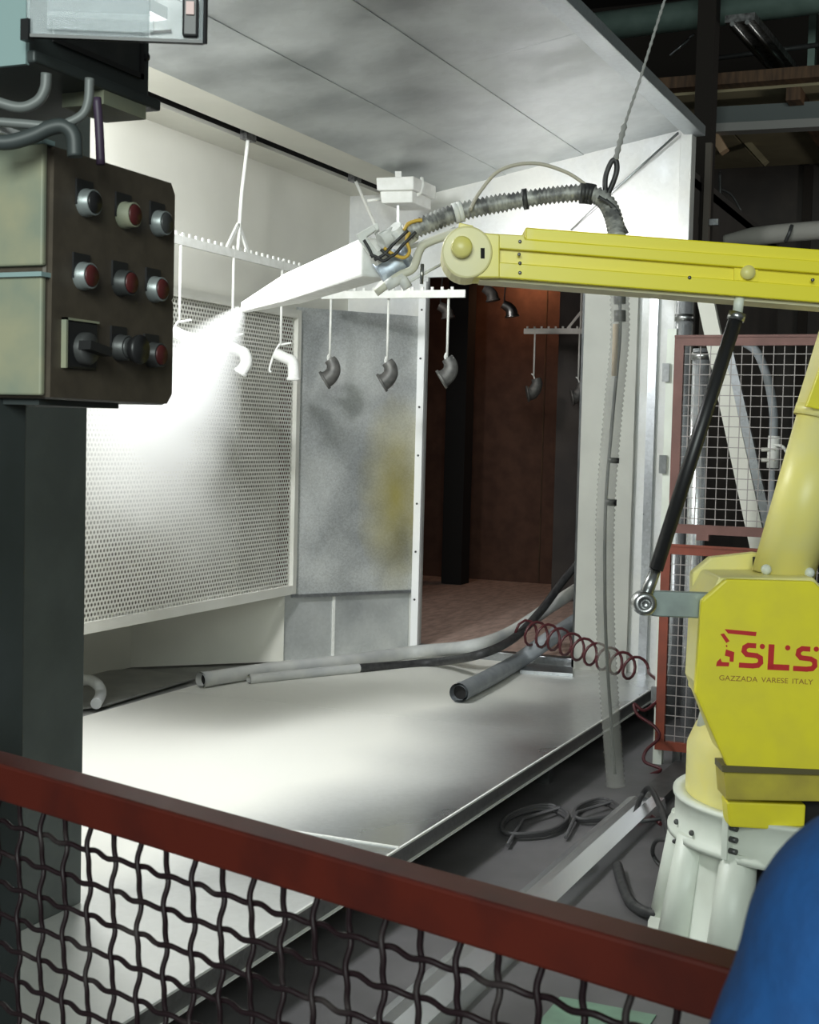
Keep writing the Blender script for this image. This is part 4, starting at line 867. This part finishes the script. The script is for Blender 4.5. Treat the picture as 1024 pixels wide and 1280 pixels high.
jk = MB(); prof = [(.86, .17, .12), (.95, .165, .118), (1.10, .155, .112), (1.25, .182, .122), (1.35, .185, .112), (1.41, .135, .088), (1.455, .078, .070), (1.50, .064, .064)]
vs = [B_(wd*math.cos(q), z, dp*math.sin(q)-.01) for z, wd, dp in prof for q in [2*math.pi*k/24 for k in range(24)]]; n_ = len(prof)
jk.add(vs, [(j_*24+k, j_*24+(k+1) % 24, (j_+1)*24+(k+1) % 24, (j_+1)*24+k) for j_ in range(n_-1) for k in range(24)]+[tuple(range(23, -1, -1)), tuple(range((n_-1)*24, n_*24))], True)
for sg in (-1, 1):
    jk.ball(B_(.160*sg, 1.355, -.005), .082, 10)
    jk.tube(crom([B_(.16*sg, 1.355, -.005), B_(.205*sg, 1.26, -.01), B_(.235*sg, 1.11, -.03), B_(.235*sg, .98, .0), B_(.225*sg, .86, .03)], 6), lambda u: .076-.038*u, 16)
jk = jk.build('jacket', M_blue, ps)
md = jk.modifiers.new('remesh', 'REMESH'); md.mode = 'VOXEL'; md.voxel_size = .011; md.use_smooth_shade = True
md = jk.modifiers.new('smooth', 'SMOOTH'); md.iterations = 10; md.factor = .5
J = [B_(0, .96)]; Rd = [(.155, .115)]; E_ = []
for sg in (-1, 1):
    o = len(J); J += [B_(.09*sg, .84), B_(.10*sg, .50, .01), B_(.105*sg, .12, -.01)]; Rd += [.092, .068, .058]; E_ += [(0, o), (o, o+1), (o+1, o+2)]
skin_obj('trousers', J, E_, Rd, M_trous, ps)
for sg in (-1, 1): MB().ball(B_(.105*sg, .05, .05), .05, 8, (2.2, 1.3, 1.0)).build('shoe', M_rubber, ps)
J = [B_(0, 1.47, .0), B_(0, 1.55, .01), B_(0, 1.63, .02), B_(0, 1.70, .015)]
hd = skin_obj('head', J, [(0, 1), (1, 2), (2, 3)], [.052, .060, (.078, .092), (.062, .07)], M_skin, ps)
MB().ball(B_(0, 1.68, -.005), .094, 12, (1.0, .86, .85)).build('hair', M_hair, ps)
MB().ball(B_(0, 1.62, .115), .016, 8, (1, .8, 1.4)).build('nose', M_skin, hd)
for sg in (-1, 1):
    MB().ball(B_(.034*sg, 1.645, .088), .012, 8).build('eye', M_lampw, hd); MB().ball(B_(.082*sg, 1.625, .01), .022, 8, (.6, .5, 1.2)).build('ear', M_skin, hd)
MB().ball(B_(0, 1.575, .098), .02, 8, (.5, 1.2, .3)).build('mouth', mat('lips', (.45, .2, .17), .5), hd)
for sg in (-1, 1):     # relaxed hands hanging at the sides
    wr = B_(.222*sg, .86, .035); J = [wr, wr-Z*.05+H*.01, wr-Z*.085+H*.015]; Rd = [(.020, .026), (.017, .038), (.015, .036)]; E_ = [(0, 1), (1, 2)]
    hnd = skin_obj('hand', J, E_, Rd, M_skin, ps, sub=1)
    for k, L in enumerate((.9, 1.0, .95, .78)):
        b0 = wr-Z*.085+H*(.012+(1.5-k)*.019)
        MB().tube(crom([b0, b0-Z*.035*L, b0-Z*.065*L-RH*sg*.008, b0-Z*.085*L-RH*sg*.022], 5), [.0088]*16, 8).build('finger', M_skin, hnd)
    b0 = wr-Z*.03+H*.035
    MB().tube(crom([b0, b0-Z*.03+H*.016-RH*sg*.006, b0-Z*.058+H*.014-RH*sg*.012], 5), .0095, 8).build('thumb', M_skin, hnd)

# ================================================================== SPRAY MIST
def mist():
    ax0 = gb+(gb-gm).normalized()*.04; tgt = onY(3.62, 165, 585); d = tgt-ax0; L = d.length*1.35; d.normalize()
    o = MB().lathe((0, 0, 0), [(.02, 0), (.14, .2), (.50, .8), (.78, L*.9), (.70, L), (.0001, L)], 24).build('spray_mist', M_clear)
    o.data.materials.clear(); o.location = ax0; q_ = d.to_track_quat('Z', 'Y'); o.rotation_euler = q_.to_euler()
    for v in o.data.vertices:      # the cloud stops in front of the perforated panel
        p_ = q_ @ v.co + ax0
        if p_.y > 4.03: p_.y = 4.03; v.co = q_.inverted() @ (p_-ax0)
    M = bpy.data.materials.new('paint_mist'); M.use_nodes = True; nt = M.node_tree; nt.nodes.remove(nt.nodes['Principled BSDF'])
    pv = N(nt, 'ShaderNodeVolumeScatter'); pv.inputs['Color'].default_value = (.97, .97, .95, 1); pv.inputs['Anisotropy'].default_value = 0.1
    tc = N(nt, 'ShaderNodeTexCoord'); sx = N(nt, 'ShaderNodeSeparateXYZ'); nt.links.new(tc.outputs['Object'], sx.inputs[0])
    rad = mathn(nt, 'SQRT', mathn(nt, 'ADD', mathn(nt, 'POWER', sx.outputs[0], 2), mathn(nt, 'POWER', sx.outputs[1], 2)))
    edge = mathn(nt, 'ADD', mathn(nt, 'MULTIPLY', sx.outputs[2], .62), .03)
    q = mathn(nt, 'DIVIDE', rad, edge)
    nz = N(nt, 'ShaderNodeTexNoise'); nz.inputs['Scale'].default_value = 3.2; nz.inputs['Detail'].default_value = 3; nt.links.new(tc.outputs['Object'], nz.inputs['Vector'])
    q = mathn(nt, 'ADD', q, mathn(nt, 'MULTIPLY', mathn(nt, 'SUBTRACT', nz.outputs[0], .5), .8))
    fall = mathn(nt, 'POWER', ramp(nt, q, 1.0, 0.15), 1.3)
    dens = mathn(nt, 'DIVIDE', 5.0, mathn(nt, 'ADD', mathn(nt, 'MULTIPLY', sx.outputs[2], 1.1), .12))
    fade = ramp(nt, sx.outputs[2], L*.98, L*.55)
    nt.links.new(mathn(nt, 'MULTIPLY', mathn(nt, 'MULTIPLY', fall, dens), fade), pv.inputs['Density'])
    nt.links.new(pv.outputs[0], nt.nodes['Material Output'].inputs['Volume']); o.data.materials.append(M)
    o['label'] = 'white cloud of sprayed paint powder drifting from the gun nozzle'; o['category'] = 'mist'; o['kind'] = 'stuff'
mist()
